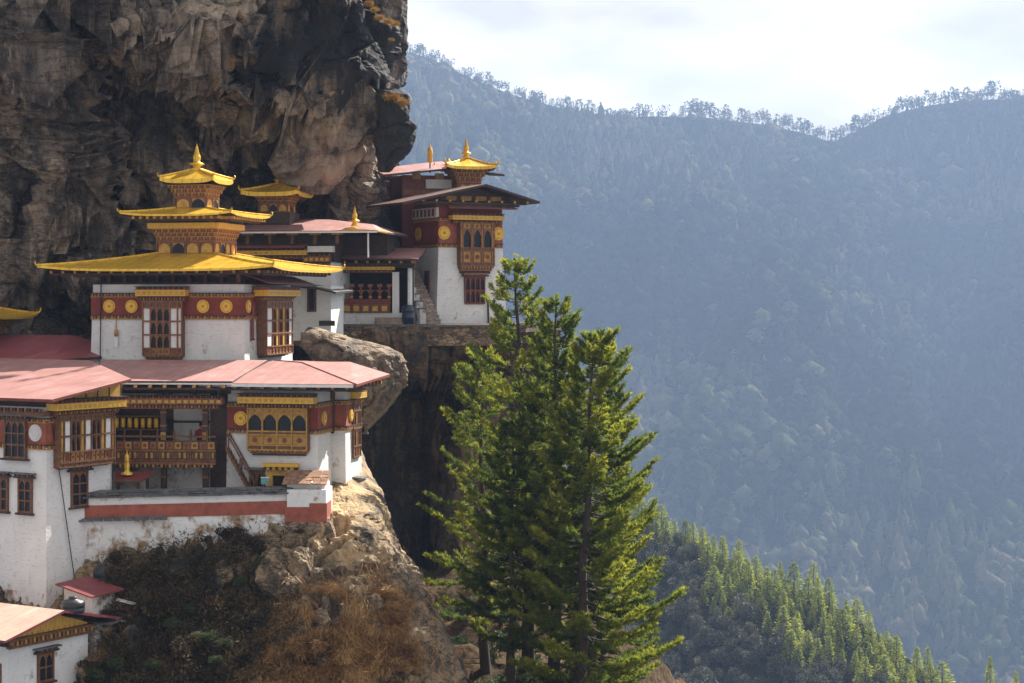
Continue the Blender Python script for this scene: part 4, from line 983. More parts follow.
def build_shed():
    t = thing('shed', 'white shed with salmon tin roof and yellow boarded gable, bottom left corner', 'shed', at(8, 700, 86), rad(-32))
    m = MB(); m.box(-7, 0, 0, 5, -3, 2.35, 'whitewash'); m.build('wall', t)
    m = MB(); m.prism([(.2, 2.75), (4.9, 2.75), (4.8, 2.85), (2.5, 3.58), (.3, 2.9)], -.1, -.02, 'timber_yellow')
    for i in range(14): x = .4 + i * .33; m.box(x - .012, x + .012, -.112, -.1, 2.75, 2.88, 'wood_brown')
    m.build('gable_panel', t, (0, 0, 0), RIGHT)
    m = MB(); m.box(-.1, 5.2, -.25, 0, 2.3, 2.42, 'wood_brown'); m.box(-.1, 5.2, -.3, 0, 2.64, 2.74, 'wood_brown'); m.box(0, 5, -.1, 0, 2.42, 2.64, 'wood_dark')
    for i in range(20): m.box(i * .26, i * .26 + .13, -.28, -.05, 2.43, 2.63, 'ochre' if i % 2 else 'wood_orange')
    m.build('bracket_beam', t, (0, 0, 0), RIGHT)
    m = MB(); m.slab([(-9, -1.1, 2.92), (1.0, -1.1, 2.92), (1.0, 2.5, 3.78), (-9, 2.5, 3.78)], .12, 'salmon_roof', 'red_tin'); m.slab([(1.0, 2.5, 3.782), (1.0, 6.2, 2.95), (-9, 6.2, 2.95), (-9, 2.5, 3.782)], .12, 'salmon_roof', 'red_tin'); m.build('roof', t)
    plain_window(t, (.02, 2.25, .45), RIGHT, 1.0, 1.35, 2, 2)
    m = MB(); m.box(-1.5, -.4, -.04, .02, -.5, 1.6, 'wood_brown'); m.build('door', t)
build_shed()
t = thing('stone_pier', 'rough stone pier beside the shed with yellow gable', 'wall', at(89, 690, 90.6), rad(-20))
m = MB(); m.frus((-.5, .5, 0, .9, -2), (-.4, .35, .1, .9, 3.2), 'pier_stone'); m.build('pier', t)
m = MB(); m.slab([(-.4, -.2, 3.3), (1.3, -.2, 3.25), (1.3, .6, 3.3), (-.4, .6, 3.35)], .08, 'slate'); m.build('coping', t)
for px, py, l, lab in ((125, 602, .9, 'pale loose plank lying on the dark bushes, upper one'), (118, 620, .8, 'pale loose plank lying on the dark bushes, lower one')):
    m = MB(); m.box(-l / 2, l / 2, 0, .25, -.04, .04, 'pier_stone'); o = m.build('plank', None, at(px, py, 91.5), rad(-10)); o.rotation_euler[1] = rad(12); tag(o, lab, 'plank', 'loose planks')

# ------------------------------------------------------------------ upper buildings behind the temple
def build_upper_hall():
    t = thing('hall', 'upper hall with dusky pink roof behind the golden temple', 'hall', at(378, 325, 124), rad(-9))
    k = 124 / F; z = lambda py: (325 - py) * k
    W = 9.6
    m = MB(); m.box(-W, -3.1, 0, 6, -1, z(262), 'whitewash'); m.box(-W - .2, -3.0, .3, 6, z(262), z(233), 'wood_dark'); m.box(-3.0, -.2, 3.6, 6, z(258), z(233), 'wood_dark'); m.build('wall', t)
    m = MB(); m.slab([(-W - 2, -1.5, z(230.5)), (.3, -1.5, z(231.5)), (-1.2, 3.5, z(222)), (-4.5, 4.6, z(216)), (-W - 2, 4.6, z(216))], .13, 'pink_roof', 'wood_dark'); m.slab([(.3, -1.5, z(231.4)), (.6, 6.5, z(232)), (-1.2, 3.5, z(221.9))], .13, 'pink_roof', 'wood_dark')
    m.slab([(-1.2, 3.5, z(221.8)), (.6, 6.5, z(232)), (-W - 2, 7.5, z(232)), (-W - 2, 4.6, z(215.8)), (-4.5, 4.6, z(215.8))], .13, 'pink_roof', 'wood_dark')
    m.box(-W - 2, .3, -1.56, -1.49, z(233.5), z(231.5) - .02, 'white_panel'); m.build('roof', t)
    m = MB(); m.slab([(-W, -1.0, z(246.5)), (-4.7, -1.0, z(246.5)), (-4.7, .3, z(243)), (-W, .3, z(243))], .1, 'pink_roof', 'red_wood'); m.build('canopy_roof', t)
    cornice(t, (-7.1, -.2, z(255)), 0, 5.0, .42, .55)
    m = MB(); m.box(-4.6, -2.9, -.5, .1, z(252), z(246), 'white_panel'); m.build('white_board', t)
    cornice(t, (-4.0, -.02, z(262)), 0, 1.8, .5, .4, 'wood_orange')
    for x in (-8.5, -7, -5.5, -4, -2.5):
        m = MB(); m.box(x - .1, x + .1, -.9, -.7, z(244), z(233), 'wood_brown'); m.box(x - .35, x + .35, -.92, -.68, z(235), z(233), 'ochre'); m.build('post', t)
    m = MB(); m.path([(-.35, -1.3, z(232)), (-.35, -1.3, z(258))], [.06, .06], 'white_panel', 8); m.build('white_pole', t)
    finial(t, (-1.5, -.2, z(226)), 1.35)
    m = MB(); m.slab([(-2.0, -1.2, z(228.5)), (.35, -1.52, z(231.0)), (.4, 1.2, z(231)), (-1.4, .8, z(226))], .1, 'gold', 'gold'); m.build('gold_corner', t)
    cx, cy = -7.6, 3.0
    m = MB(); m.box(cx - 1.2, cx + 1.2, cy - 1.2, cy + 1.2, z(222), z(210), 'wood_dark'); m.build('base', t)
    drum(t, cx, cy, .95, z(210), z(200), 3); bracket_tier(t, cx, cy, .95, z(200), z(192), 1.35)
    hip_roof(t, cx, cy, 1.95, 1.95, z(190), .12, .12, z(180), 'gold', .28, .15, 1.0, 'gold'); ornaments4(t, cx, cy, 1.9, 1.9, z(188.5), .28); finial(t, (cx, cy, z(180)), 1.1)
build_upper_hall()

def build_annex():
    t = thing('annex', 'small white annex wall with brown shutter at the back of the gold roofed temple', 'building', at(331, 325, 120.5), rad(-10))
    k = 120.5 / F; z = lambda py: (325 - py) * k
    m = MB(); m.box(-3.0, 0, 0, 3, -1, z(286), 'whitewash'); m.build('wall', t); plain_window(t, (-1.25, .02, z(312)), 0, .6, 1.65, 1, 2, False)
    m = MB(); m.slab([(-3.2, -1.0, z(285)), (-.8, -1.0, z(287)), (.6, -1.0, z(292)), (.6, 3.2, z(290)), (-3.2, 3.2, z(281))], .12, 'slate', 'wood_dark'); m.build('roof', t)
    m = MB(); m.box(-.7, .3, -.5, -.4, .05, .38, 'iron'); m.build('bench', t, (0, 0, -.1), rad(8))
build_annex()

def build_gallery():
    t = thing('gallery', 'open gallery with red carved columns and ochre panels under pink roof', 'gallery', at(392, 325, 127.5), rad(-5))
    k = 127.5 / F; z = lambda py: (325 - py) * k
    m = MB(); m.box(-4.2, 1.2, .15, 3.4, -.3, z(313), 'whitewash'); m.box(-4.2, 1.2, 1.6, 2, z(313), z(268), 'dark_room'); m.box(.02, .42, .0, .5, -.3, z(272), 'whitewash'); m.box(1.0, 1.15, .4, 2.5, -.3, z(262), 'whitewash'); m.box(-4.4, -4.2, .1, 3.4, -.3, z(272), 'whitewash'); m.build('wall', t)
    n = 6
    for i in range(n + 1):
        x = -4.0 + i * 3.8 / n; b = MB(); b.box(x - .07, x + .07, 0, .14, z(313), z(284), 'red_wood'); b.box(x - .16, x + .16, -.02, .16, z(287), z(284), 'wood_orange'); b.box(x - .1, x + .1, -.015, .15, z(298), z(296), 'ochre'); b.build('column', t)
    b = MB()
    for i in range(n):
        x = -4.0 + (i + .5) * 3.8 / n; b.box(x - .24, x + .24, .04, .1, z(312.5), z(304), 'wood_orange'); b.box(x - .18, x + .18, .01, .042, z(311), z(306), 'ochre_panel'); b.box(x - .24, x + .24, .05, .1, z(303), z(299), 'red_wood'); arch_fill(b, x - .24, x + .24, z(298), z(290), .04, .1, 'wood_orange')
    b.box(-4.05, -.1, -.03, .14, z(304), z(302.6), 'red_wood'); b.build('parapet_panel', t)
    cornice(t, (-2.0, 0, z(270)), 0, 4.4, .3, .45)
    m = MB(); m.slab([(-4.8, -1.2, z(258)), (1.9, -1.2, z(259)), (1.9, 3.4, z(247)), (-4.8, 3.4, z(245))], .12, 'pink_roof', 'wood_dark'); m.build('roof', t)
    m = MB(); m.box(-4.4, 1.4, .2, 2.5, z(268), z(260), 'wood_dark'); m.build('attic', t); rafters(t, 6, -1.0, .4, z(261), loc=(-1.5, 0, 0))
    m = MB()
    for i in range(3): m.box(-.9 - .1 * i, .9, -.9 + .25 * i, -.6 + .25 * i, -.2, .15 + .18 * i, 'step_stone')
    m.build('step', t)
build_gallery()
t = thing('barrel', 'dark blue plastic barrel standing between gallery and stone staircase', 'barrel', at(408, 324, 126.9))
m = MB(); m.lathe([(.36, 0), (.4, .05), (.4, .38), (.42, .41), (.42, .45), (.4, .48), (.4, .85), (.42, .88), (.4, .92), (.38, 1.15), (.3, 1.2)], (0, 0, 0), 'blue_plastic', 18); m.build('barrel_body', t); m = MB(); m.lathe([(.3, 0), (.3, .06), (.12, .08)], (0, 0, 1.2), 'black_plastic', 14); m.build('lid', t)

# ------------------------------------------------------------------ corner tower
TP = at(436, 323, 131); TA = rad(28)
def build_tower():
    t = thing('tower', 'white corner tower with carved bay window above the pines', 'tower', TP, TA)
    k = .0686; z = lambda py: (322 - py) * k
    m = MB(); m.frus((0, 5.5, 0, 4.2, -.6), (.32, 5.3, .25, 4.2, 5.2), 'whitewash'); m.frus((.32, 5.3, .25, 4.2, 5.203), (.36, 5.26, .3, 4.2, 8.4), 'red_band'); m.build('wall', t)
    band(t, (2.81, .28, 0), 0, 4.9, 5.35, 7.15, [(-2.1, 6.2), (2.1, 6.2)], .46, mat='red_paint'); band(t, (.34, 2.2, 0), LEFT, 3.9, 5.35, 7.15, [(-1.2, 6.2)], .46)
    m = MB(); m.box(-1.95, 1.95, -.2, 0, 7.25, 7.95, 'white_disc')
    for i in range(6): m.box(-1.8 + i * .62, -1.5 + i * .62, -.23, -.19, 7.35, 7.85, 'wood_brown')
    m.box(-2.0, 2.0, -.28, 0, 7.95, 8.1, 'wood_brown'); m.build('upper_frieze', t, (.34, 2.2, 0), LEFT)
    bay_window(t, (3.05, .28, 3.95), 0, 2.6, 2.95, [(.3, 'b'), (1, 'd'), (.25, 'b'), (1, 'd'), (.25, 'b'), (1, 'd'), (.3, 'b')], [(.25, 'base'), (1.0, 'panel'), (.25, 'base'), (1.6, 'open'), (.5, 'panel')], .6, 'wood_orange', None, .55)
    cornice(t, (3.05, .25, 7.1), 0, 4.0, .42, .75)
    bay_window(t, (3.0, .18, 1.35), 0, 1.5, 1.8, [(1, 'd')] * 4, [(1, 'open'), (1, 'open')], .22, 'red_wood', None, .12, 'window'); m = MB(); m.box(-1.0, 1.0, -.35, .0, 0, .12, 'wood_dark'); m.box(-.9, .9, -.3, 0, .12, .25, 'wood_orange'); m.build('lintel', t, (3.0, .16, 3.2))
    m = MB(); m.box(-.35, .35, -.06, .02, 0, 2.3, 'red_wood'); m.box(-.26, .26, -.07, -.055, .1, 2.2, 'wood_dark'); m.build('door', t, (.1, 1.6, 1.3), LEFT)
    m = MB(); m.path([(3.95, -.1, 1.5), (3.98, -.15, -.2)], [.07, .07], 'iron', 6); m.build('drain_pipe', t)
    m = MB(); m.slab([(.6, -.85, 7.95), (5.9, -.85, 7.95), (5.6, .4, 8.3), (.8, .4, 8.3)], .1, 'pink_roof', 'red_wood'); m.build('canopy_roof', t)
    zr, zl, zR = 9.55, 8.15, 8.45
    m = MB(); m.slab([(-3.2, -1.5, zl), (3.1, -1.5, zr), (3.1, 4.6, zr), (-3.2, 4.6, zl)], .16, 'brown_roof', 'wood_dark'); m.slab([(3.1, -1.5, zr - .003), (7.3, -1.5, zR), (7.3, 4.6, zR), (3.1, 4.6, zr - .003)], .16, 'brown_roof', 'wood_dark'); m.build('roof', t)
    m = MB(); m.prism([(-.2, 8.35), (5.9, 8.35), (5.6, 8.7), (3.1, 9.32), (.2, 8.7)], -.1, .3, 'wood_dark')
    for i in range(4): m.box(.7 + i * 1.15, 1.5 + i * 1.15, -.14, -.1, 8.42, 8.75, 'ochre')
    m.build('gable', t); rafters(t, 8, -1.2, .2, 8.42, loc=(2.4, -.15, 0), step=.9)
build_tower()
def build_rear_temple():
    t = thing('temple', 'rear temple with pink roof and small gold lantern behind the corner tower', 'temple', at(465, 215, 138), rad(14))
    k = 138 / F; z = lambda py: (215 - py) * k
    m = MB(); m.box(-4.6, 1.2, 0, 5, -4, z(176), 'red_wood'); m.box(-2.9, -1.0, -.12, 0, z(189), z(180), 'white_panel'); m.box(-4.6, 1.2, -.06, 0, z(196), z(190), 'wood_orange'); m.build('wall', t)
    for x in (-3.6, -1.9, -.7): 
        m = MB(); m.box(x - .3, x + .3, -.2, 0, z(180), z(174), 'ochre'); m.build('bracket', t)
    m = MB(); m.slab([(-6.2, -1.4, z(177)), (-1.0, -1.4, z(169)), (-1.0, 3.5, z(158)), (-6.2, 3.5, z(167))], .14, 'pink_roof', 'wood_dark'); m.slab([(-1.0, -1.4, z(169.1)), (2.6, -1.4, z(175)), (2.6, 3.5, z(170)), (-1.0, 3.5, z(158.1))], .14, 'shaded_pink_roof', 'wood_dark'); m.build('roof', t)  # right slope of the pink roof is coloured darker as painted shade
    cx, cy = -.05, -.6
    drum(t, cx, cy, .8, z(200), z(182), 2); bracket_tier(t, cx, cy, .85, z(182), z(170), 1.35)
    hip_roof(t, cx, cy, 1.8, 1.8, z(168.5), .12, .12, z(158.5), 'gold', .22, .16, 1.25, 'gold'); ornaments4(t, cx, cy, 1.75, 1.75, z(167), .32); finial(t, (cx, cy, z(159)), 1.5)
    m = MB()
    m.path([(-1.5, -1.2, z(163)), (-1.5, -1.2, z(160))], [.2, .1], 'gold', 8); m.path([(-1.0, -1.2, z(165)), (-1.0, -1.2, z(161))], [.2, .08], 'gold', 8); m.build('ridge_ornament', t)
build_rear_temple()
t = thing('victory_banner', 'thin pole with a gold cylinder banner on the pink roof beside black boulder', 'banner', at(430, 170, 137))
m = MB(); m.path([(0, 0, -.2), (0, 0, .6)], [.05, .05], 'iron', 6); m.build('pole', t); m = MB(); m.lathe([(.02, .5), (.18, .55), (.2, .6), (.17, 1.0), (.2, 1.05), (.17, 1.5), (.1, 1.6), (.04, 1.75), (.02, 1.95)], (0, 0, 0), 'banner_gold', 10); m.build('banner_body', t)

# stone stairs up to the tower door
t = thing('staircase', 'brown stone staircase climbing beside the left face of the corner tower', 'staircase', TP, TA)
m = MB()
for i in range(16): m.box(-1.3, -.12, -1.0 + i * .26, 3.6, -.3 + i * .25 if i else -.5, (i + 1) * .25, 'step_stone'); m.box(-1.28, -.14, -1.05 + i * .26, -.92 + i * .26, (i + 1) * .25 + .002, (i + 1) * .25 + .045, 'pier_stone')
m.build('flight', t)
m = MB()
for i in range(8): m.box(-1.75, -1.303, -1.15 + i * .52, -1.15 + i * .52 + .518, -.5, .95 + i * .5, 'stone_wash'); m.box(-1.8, -1.28, -1.18 + i * .52, -1.17 + i * .52 + .518, .953 + i * .5, 1.03 + i * .5, 'slate')
m.build('parapet', t)
# terrace retaining wall
t = thing('terrace_wall', 'brown rubble wall with slate coping holding up the terrace', 'wall', at(292, 326, 125.3))
L = (at(500, 326, 125.3) - at(292, 326, 125.3)).x
m = MB(); m.box(0, L, 0, 1.2, -1.3, -.06, 'dry_stone'); m.build('wall', t); m = MB(); rnd = random.Random(9); x = 0
while x < L: l = rnd.uniform(.4, .9); m.box(x, x + l - .02, -.18 + rnd.uniform(-.05, .05), .6, -.06, .06 + rnd.uniform(-.02, .03), 'slate'); x += l
m.build('coping', t)

# ------------------------------------------------------------------ person on the balcony
def build_person():
    t = thing('person', 'person in dark red robe standing at the carved balcony railing', 'person', at(201, 457, 101.6), rad(15))
    me = bpy.data.meshes.new('body'); J = [(0, 0, .93), (0, .01, 1.15), (0, .0, 1.38), (0, -.01, 1.50), (0, -.03, 1.62), (0, -.03, 1.74), (-.19, 0, 1.40), (-.26, -.05, 1.14), (-.16, -.26, 1.06), (-.12, -.34, 1.06), (.19, 0, 1.40), (.26, -.05, 1.14), (.16, -.26, 1.06), (.12, -.34, 1.06), (-.1, 0, .88), (-.11, -.02, .48), (-.11, .02, .07), (-.11, -.14, .03), (.1, 0, .88), (.11, -.01, .48), (.11, .03, .07), (.11, -.13, .03)]
    R = [.16, .14, .16, .055, .09, .085, .07, .045, .035, .03, .07, .045, .035, .03, .1, .065, .045, .035, .1, .065, .045, .035]
    E = [(0, 1), (1, 2), (2, 3), (3, 4), (4, 5), (2, 6), (6, 7), (7, 8), (8, 9), (2, 10), (10, 11), (11, 12), (12, 13), (0, 14), (14, 15), (15, 16), (16, 17), (0, 18), (18, 19), (19, 20), (20, 21)]
    me.from_pydata(J, E, []); o = bpy.data.objects.new('body', me); C.objects.link(o); o.parent = t
    sk = o.modifiers.new('skin', 'SKIN')
    for i, r in enumerate(R): me.skin_vertices[0].data[i].radius = (r, r * .85)
    me.skin_vertices[0].data[0].use_root = True
    o.modifiers.new('sub', 'SUBSURF').render_levels = 2; me.materials.append(MATS['skin'])
    m = MB(); m.lathe([(.30, .12), (.27, .5), (.22, .95), (.19, 1.1), (.23, 1.3), (.22, 1.42), (.1, 1.5)], (0, 0, 0), 'robe_red', 16)
    for sx in (-1, 1): m.path([(sx * .2, 0, 1.4), (sx * .28, -.05, 1.14), (sx * .19, -.22, 1.07)], [.1, .075, .065], 'robe_red', 10)
    m.build('robe', t); m = MB(); m.lathe([(.088, -.06), (.10, 0), (.098, .06), (.07, .11), (.02, .125)], (0, -.015, 1.71), 'hair', 12); m.build('hair', t)
    m = MB()
    for sx in (-.035, .035): m.lathe([(.008, -.01), (.012, 0), (.008, .01)], (sx, -.118, 1.68), 'hair', 8)
    m.path([(0, -.115, 1.68), (0, -.14, 1.645)], [.012, .016], 'skin', 6); m.box(-.025, .025, -.118, -.105, 1.605, 1.612, 'robe_red'); m.build('face', t)
    for sx in (-1, 1):
        m = MB()
        for q in range(4): m.path([(sx * .12 + (q - 1.5) * .018, -.33, 1.06), (sx * .12 + (q - 1.5) * .018, -.38, 1.065), (sx * .12 + (q - 1.5) * .018, -.4, 1.03)], [.009, .009, .007], 'skin', 6)
        m.path([(sx * .12 - sx * .03, -.33, 1.06), (sx * .12 - sx * .05, -.36, 1.04)], [.01, .008], 'skin', 6); m.build('finger_group', t)
build_person()
# ------------------------------------------------------------------ vegetation
RS = np.random.RandomState(11)
def unit(v): return v / (np.linalg.norm(v, axis=-1, keepdims=True) + 1e-9)
def blades(base, direc, length, width, rs):
    """one thin triangle-pair (kite) per base point"""
    n = len(base); d = unit(direc); side = unit(np.cross(d, rs.normal(size=(n, 3)))) * np.reshape(width, (-1, 1)) / 2
    L = np.reshape(length, (-1, 1)); mid = base + d * L * .4
    V = np.stack([base, mid + side, base + d * L, mid - side], 1).reshape(-1, 3)
    Fq = np.arange(4 * n).reshape(n, 4); return V, Fq

def pine_arrays(h, rs, crown0=.12, spread=4.6, nb=150, wind=(1, 0), density=1.0, tint0=0.0):
    density *= 1.3
    """blue pine: whorled limbs that sag then turn up, brush-like sprays of long needles. returns needles V,tint and limb curves"""
    B, Dv, Ln, Wd, T = [], [], [], [], []; limbs = []
    tops = []
    nw = max(8, nb // 5); specs = []
    for w_ in range(nw):
        zw = h * (crown0 + (1 - crown0) * ((w_ + .3 + .4 * rs.rand()) / nw) ** .92); a0 = rs.uniform(0, 6.28); n_ = rs.randint(4, 7)
        specs += [(min(zw + rs.normal(0, .10), h - .5), a0 + 6.283 * q_ / n_ + rs.normal(0, .22)) for q_ in range(n_) if rs.rand() > .10]
    for z, a in specs:
        rel = (h - z) / (h * (1 - crown0)); prof = (rel ** .62) * (1 - .25 * np.exp(-((1 - rel) / .12) ** 2))
        R = spread * prof * rs.uniform(.58, 1.14) + .25
        R *= 1 + .22 * (np.cos(a) * wind[0] + np.sin(a) * wind[1])
        dirh = np.array([np.cos(a), np.sin(a), 0]); up0 = rs.uniform(-.2, .06) + .5 * (1 - rel) ** 2; up1 = rs.uniform(.08, .26) + .14 * (1 - rel)
        t = np.linspace(0, 1, 9)[:, None]; bend = rs.normal(0, .12)
        side = np.array([-dirh[1], dirh[0], 0])
        pts = np.array([0, 0, z]) + dirh * R * t + side * bend * R * t ** 2 + np.array([0, 0, 1]) * R * (up0 * t + up1 * t ** 2.4 - .10 * np.sin(t * np.pi))
        limbs.append((pts, .016 + .011 * R)); tone = rs.normal(0, .12)
        ns = int((6 + R * 7.0) * density)
        for j in range(ns):
            q = .30 + .70 * (j + rs.rand()) / ns; k = q * 8; i0 = min(int(k), 7); p = pts[i0] + (pts[i0 + 1] - pts[i0]) * (k - i0); tang = unit(pts[i0 + 1] - pts[i0])
            sl = (.26 + .42 * (1 - q)) * min(1.0, R / 2.2) * rs.uniform(.5, 1.3) + .18; sg = -1 if j % 2 else 1
            sd = unit(tang * rs.uniform(.5, 1.0) + side * sg * rs.uniform(.4, 1.0) + np.array([0, 0, rs.uniform(-.12, .35)]))
            m = int(20 + sl * 44); u = rs.rand(m, 1) ** .7; b = p + sd * sl * u
            b[:, 2] -= .06 * sl * u[:, 0] ** 2
            dd = sd * .9 + rs.normal(0, .55, (m, 3)); dd[:, 2] += .25
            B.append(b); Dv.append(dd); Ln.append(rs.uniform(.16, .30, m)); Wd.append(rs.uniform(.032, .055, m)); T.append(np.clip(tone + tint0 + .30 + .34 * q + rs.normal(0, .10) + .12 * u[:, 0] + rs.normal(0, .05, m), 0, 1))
    # leader
    m = 160; u = rs.rand(m, 1); b = np.array([0, 0, h - 1.1]) + np.array([0, 0, 1.25]) * u; dd = rs.normal(0, .6, (m, 3)); dd[:, 2] += .8
    B.append(b); Dv.append(dd); Ln.append(rs.uniform(.16, .28, m)); Wd.append(rs.uniform(.035, .055, m)); T.append(np.full(m, .75))
    B, Dv, Ln, Wd, T = map(np.concatenate, (B, Dv, Ln, Wd, T)); V, Fq = blades(B, Dv, Ln, Wd, rs)
    return V, Fq, np.repeat(T, 4), limbs

def pine_tree(label, base, h, seed, spread, crown0, nb, lean=(0, 0), wind=(1, 0), density=1.0, tint0=0.0, group='tall pines in front of the ravine'):
    rs = np.random.RandomState(seed); t = thing('pine_tree', label, 'tree', base, 0, group)
    V, Fq, T, limbs = pine_arrays(h, rs, crown0, spread, nb, wind, density, tint0)
    sh = lambda P: P + np.stack([lean[0] * P[..., 2] / h, lean[1] * P[..., 2] / h, 0 * P[..., 2]], -1)
    mesh_np('crown', sh(V), Fq, ['pine_needles'], False, {'tint': T}, None, t)
    m = MB(); n = 12; r0 = .016 * h + .03
    pts = sh(np.array([[.10 * np.sin(k * 1.3 + seed), .1 * np.cos(k * 1.7 + seed), h * k / n] for k in range(n + 1)]))
    m.path([tuple(p) for p in pts], [max(.02, r0 * (1 - .93 * k / n)) for k in range(n + 1)], 'bark', 9)
    for p, r in limbs:
        p = sh(p); m.path([tuple(x) for x in p[::2]], [r, r * .8, r * .55, r * .35, r * .12], 'bark', 5)
    for k in range(10):
        z = h * rs.uniform(.04, crown0 + .1); a = rs.uniform(0, 6.28); l = rs.uniform(.5, 1.6); q = sh(np.array([[0, 0, z], [np.cos(a) * l, np.sin(a) * l, z + rs.uniform(-.3, .2)]])); m.tube(tuple(q[0]), tuple(q[1]), .035, .01, 'bark', 5)
    m.build('trunk', t); return t

def base_for(px, Y, ztop_py, bottom_py=745):
    b = at(px, bottom_py, Y); return b, (at(px, ztop_py, Y).z - b.z)
b, h = base_for(533, 104, 258, 760); pine_tree('tallest pine, its thin top in front of the white tower', b, h, 21, 4.1, .32, 125, (-.95, 0), (-.3, -.2), .62, -.04)
b, h = base_for(553, 101.5, 298, 760); pine_tree('middle pine with slender top between the two others', b, h, 22, 3.4, .34, 125, (.2, 0), (.2, -.3), .75, .0)
b, h = base_for(577, 98.5, 334, 740); pine_tree('right hand pine with wide bright limbs against the blue valley', b, h, 23, 4.8, .13, 175, (.9, 0), (.7, -.1), 1.05, .03)
b, h = base_for(600, 104, 402, 760); pine_tree('shorter pine filling in behind the wide right hand pine', b, h, 24, 3.6, .16, 110, (.3, 0), (.4, 0), .8, -.05)
b, h = base_for(486, 108, 352, 740); pine_tree('loose pine with pale open limbs beside the black ravine', b, h, 25, 3.6, .3, 85, (-.3, 0), (-.9, -.2), .55, -.06)
b, h = base_for(512, 102, 420, 740); pine_tree('short dark pine low between ravine wall and taller pines', b, h, 26, 3.0, .3, 80, (0, 0), (0, -.3), .7, -.2)

# generic leafy clumps
def clump(rs, n, rad_, leaf, squash=.75, hollow=.55, droop=0.0, aspect=1.6, clip=True):
    nl = 9; c = rs.normal(0, .42, (nl, 3)); c[:, 2] = np.abs(c[:, 2]) * squash; rr = rs.uniform(.35, .65, nl)
    k = rs.randint(0, nl, n); d = unit(rs.normal(size=(n, 3))); p = (c[k] + d * (rr[k] * (hollow + (1 - hollow) * rs.rand(n)))[:, None]) * np.array(rad_)
    if clip: p[:, 2] = np.maximum(p[:, 2], -.1 * rad_[2])
    dd = d + rs.normal(0, .7, (n, 3)); dd[:, 2] += .1 - droop
    V, Fq = blades(p, dd, leaf * rs.uniform(.7, 1.5, n) * aspect, leaf * rs.uniform(.6, 1.0, n), rs)
    T = np.clip(.5 + .22 * rs.normal(size=nl)[k] + .12 * rs.normal(size=n), 0, 1); return V, Fq, np.repeat(T, 4)
def stems(mb, rs, n, r, h, m='bark', rr=.03):
    for i in range(n):
        a = rs.uniform(0, 6.28); mb.path([(0, 0, -.2), (np.cos(a) * r * .4, np.sin(a) * r * .4, h * .5), (np.cos(a) * r, np.sin(a) * r, h)], [rr, rr * .7, rr * .3], m, 5)

def proto(kind, seed):
    rs = np.random.RandomState(seed)
    if kind == 'dark': V, Fq, T = clump(rs, 2600, (1.0, .8, .8), .085, .8); return V, Fq, T, 'dark_shrub'
    if kind == 'green': V, Fq, T = clump(rs, 2200, (1.0, .8, .9), .085, .9); return V, Fq, T, 'broad_leaves'
    if kind == 'dry': V, Fq, T = clump(rs, 3200, (1.0, .8, .8), .034, .8, .2, 1.2, 7.0); return V, Fq, T, 'dry_straw'
def make_proto(name, kind, seed):
    V, Fq, T, m = proto(kind, seed); me = mesh_np(name, V, Fq, [m], False, {'tint': T}); d = me.data; bpy.data.objects.remove(me); return d
def plant(name, cat, label, group, mesh, stem_mesh, loc, s, rz):
    t = thing(name, label, cat, loc, rz, group); t.scale = s
    for nm, me in (('foliage', mesh), ('stem', stem_mesh)):
        o = bpy.data.objects.new(nm, me); C.objects.link(o); o.parent = t
    return t
mb = MB(); stems(mb, np.random.RandomState(2), 7, .6, .7); so_ = mb.build('stem'); STEM = so_.data; bpy.data.objects.remove(so_)
DARK = [make_proto('foliage', 'dark', 30 + i) for i in range(3)]; GREEN = [make_proto('foliage', 'green', 40 + i) for i in range(3)]; DRY = [make_proto('foliage', 'dry', 50 + i) for i in range(3)]
rs = np.random.RandomState(77)
def on_prom(px, py, fwd=.4):
    Y = float(prom_depth(np.array([float(px)]), np.array([float(py)]))[0]) - fwd; return at(px, py, Y)
dark_spots = [(250, 540, 1.1), (225, 552, 1.1), (205, 560, 1.0), (238, 527, .7), (120, 570, .9), (135, 590, 1.1), (155, 600, 1.2), (180, 590, 1.2), (150, 565, .8), (175, 570, .8), (200, 605, 1.2), (225, 590, 1.1), (118, 640, 1.0), (140, 650, 1.3), (165, 640, 1.2), (190, 640, 1.2), (215, 635, 1.1), (240, 620, 1.0), (130, 680, 1.2), (160, 690, 1.3), (195, 685, 1.2), (225, 670, 1.1), (110, 610, .7), (245, 655, 1.0), (100, 660, .6), (250, 690, 1.1), (118, 553, .6), (232, 513, .35), (300, 524, .3)]
for i, (x, y, s) in enumerate(dark_spots):
    plant('shrub', 'shrub', 'dark brown shrub clinging to the steep bank below the white wall', 'dark shrubs on the bank below the white wall', DARK[i % 3], STEM, on_prom(x, y + 8, .3), (s, s * .8, s * .85), rs.uniform(0, 6.28))
green_spots = [(170, 625, .55), (205, 640, .6), (150, 668, .55), (262, 562, .5), (240, 583, .5), (112, 668, .7), (190, 610, .5), (225, 645, .5), (215, 662, .5), (95, 676, .6)]
for i, (x, y, s) in enumerate(green_spots):
    plant('shrub', 'shrub', 'grey green shrub among the darker shrubs on the bank', 'grey green shrubs on the bank', GREEN[i % 3], STEM, on_prom(x, y, 1.0), (s, s * .8, s * .7), rs.uniform(0, 6.28))
dry_spots = [(330, 585, 1.0), (385, 588, .9), (398, 600, .8), (300, 640, 1.3), (365, 625, .8), (385, 612, .8), (275, 650, 1.3), (345, 650, 1.2), (310, 672, 1.3), (375, 645, 1.0), (395, 660, .9), (280, 684, 1.3), (345, 690, 1.3), (408, 640, .7)]
for i, (x, y, s) in enumerate(dry_spots):
    plant('dry_bush', 'bush', 'straw coloured dry bush hanging on the sunny rock', 'dry straw bushes on the sunny rock', DRY[i % 3], STEM, on_prom(x, y + 6, .3), (s, s * .8, s * .7), rs.uniform(0, 6.28))
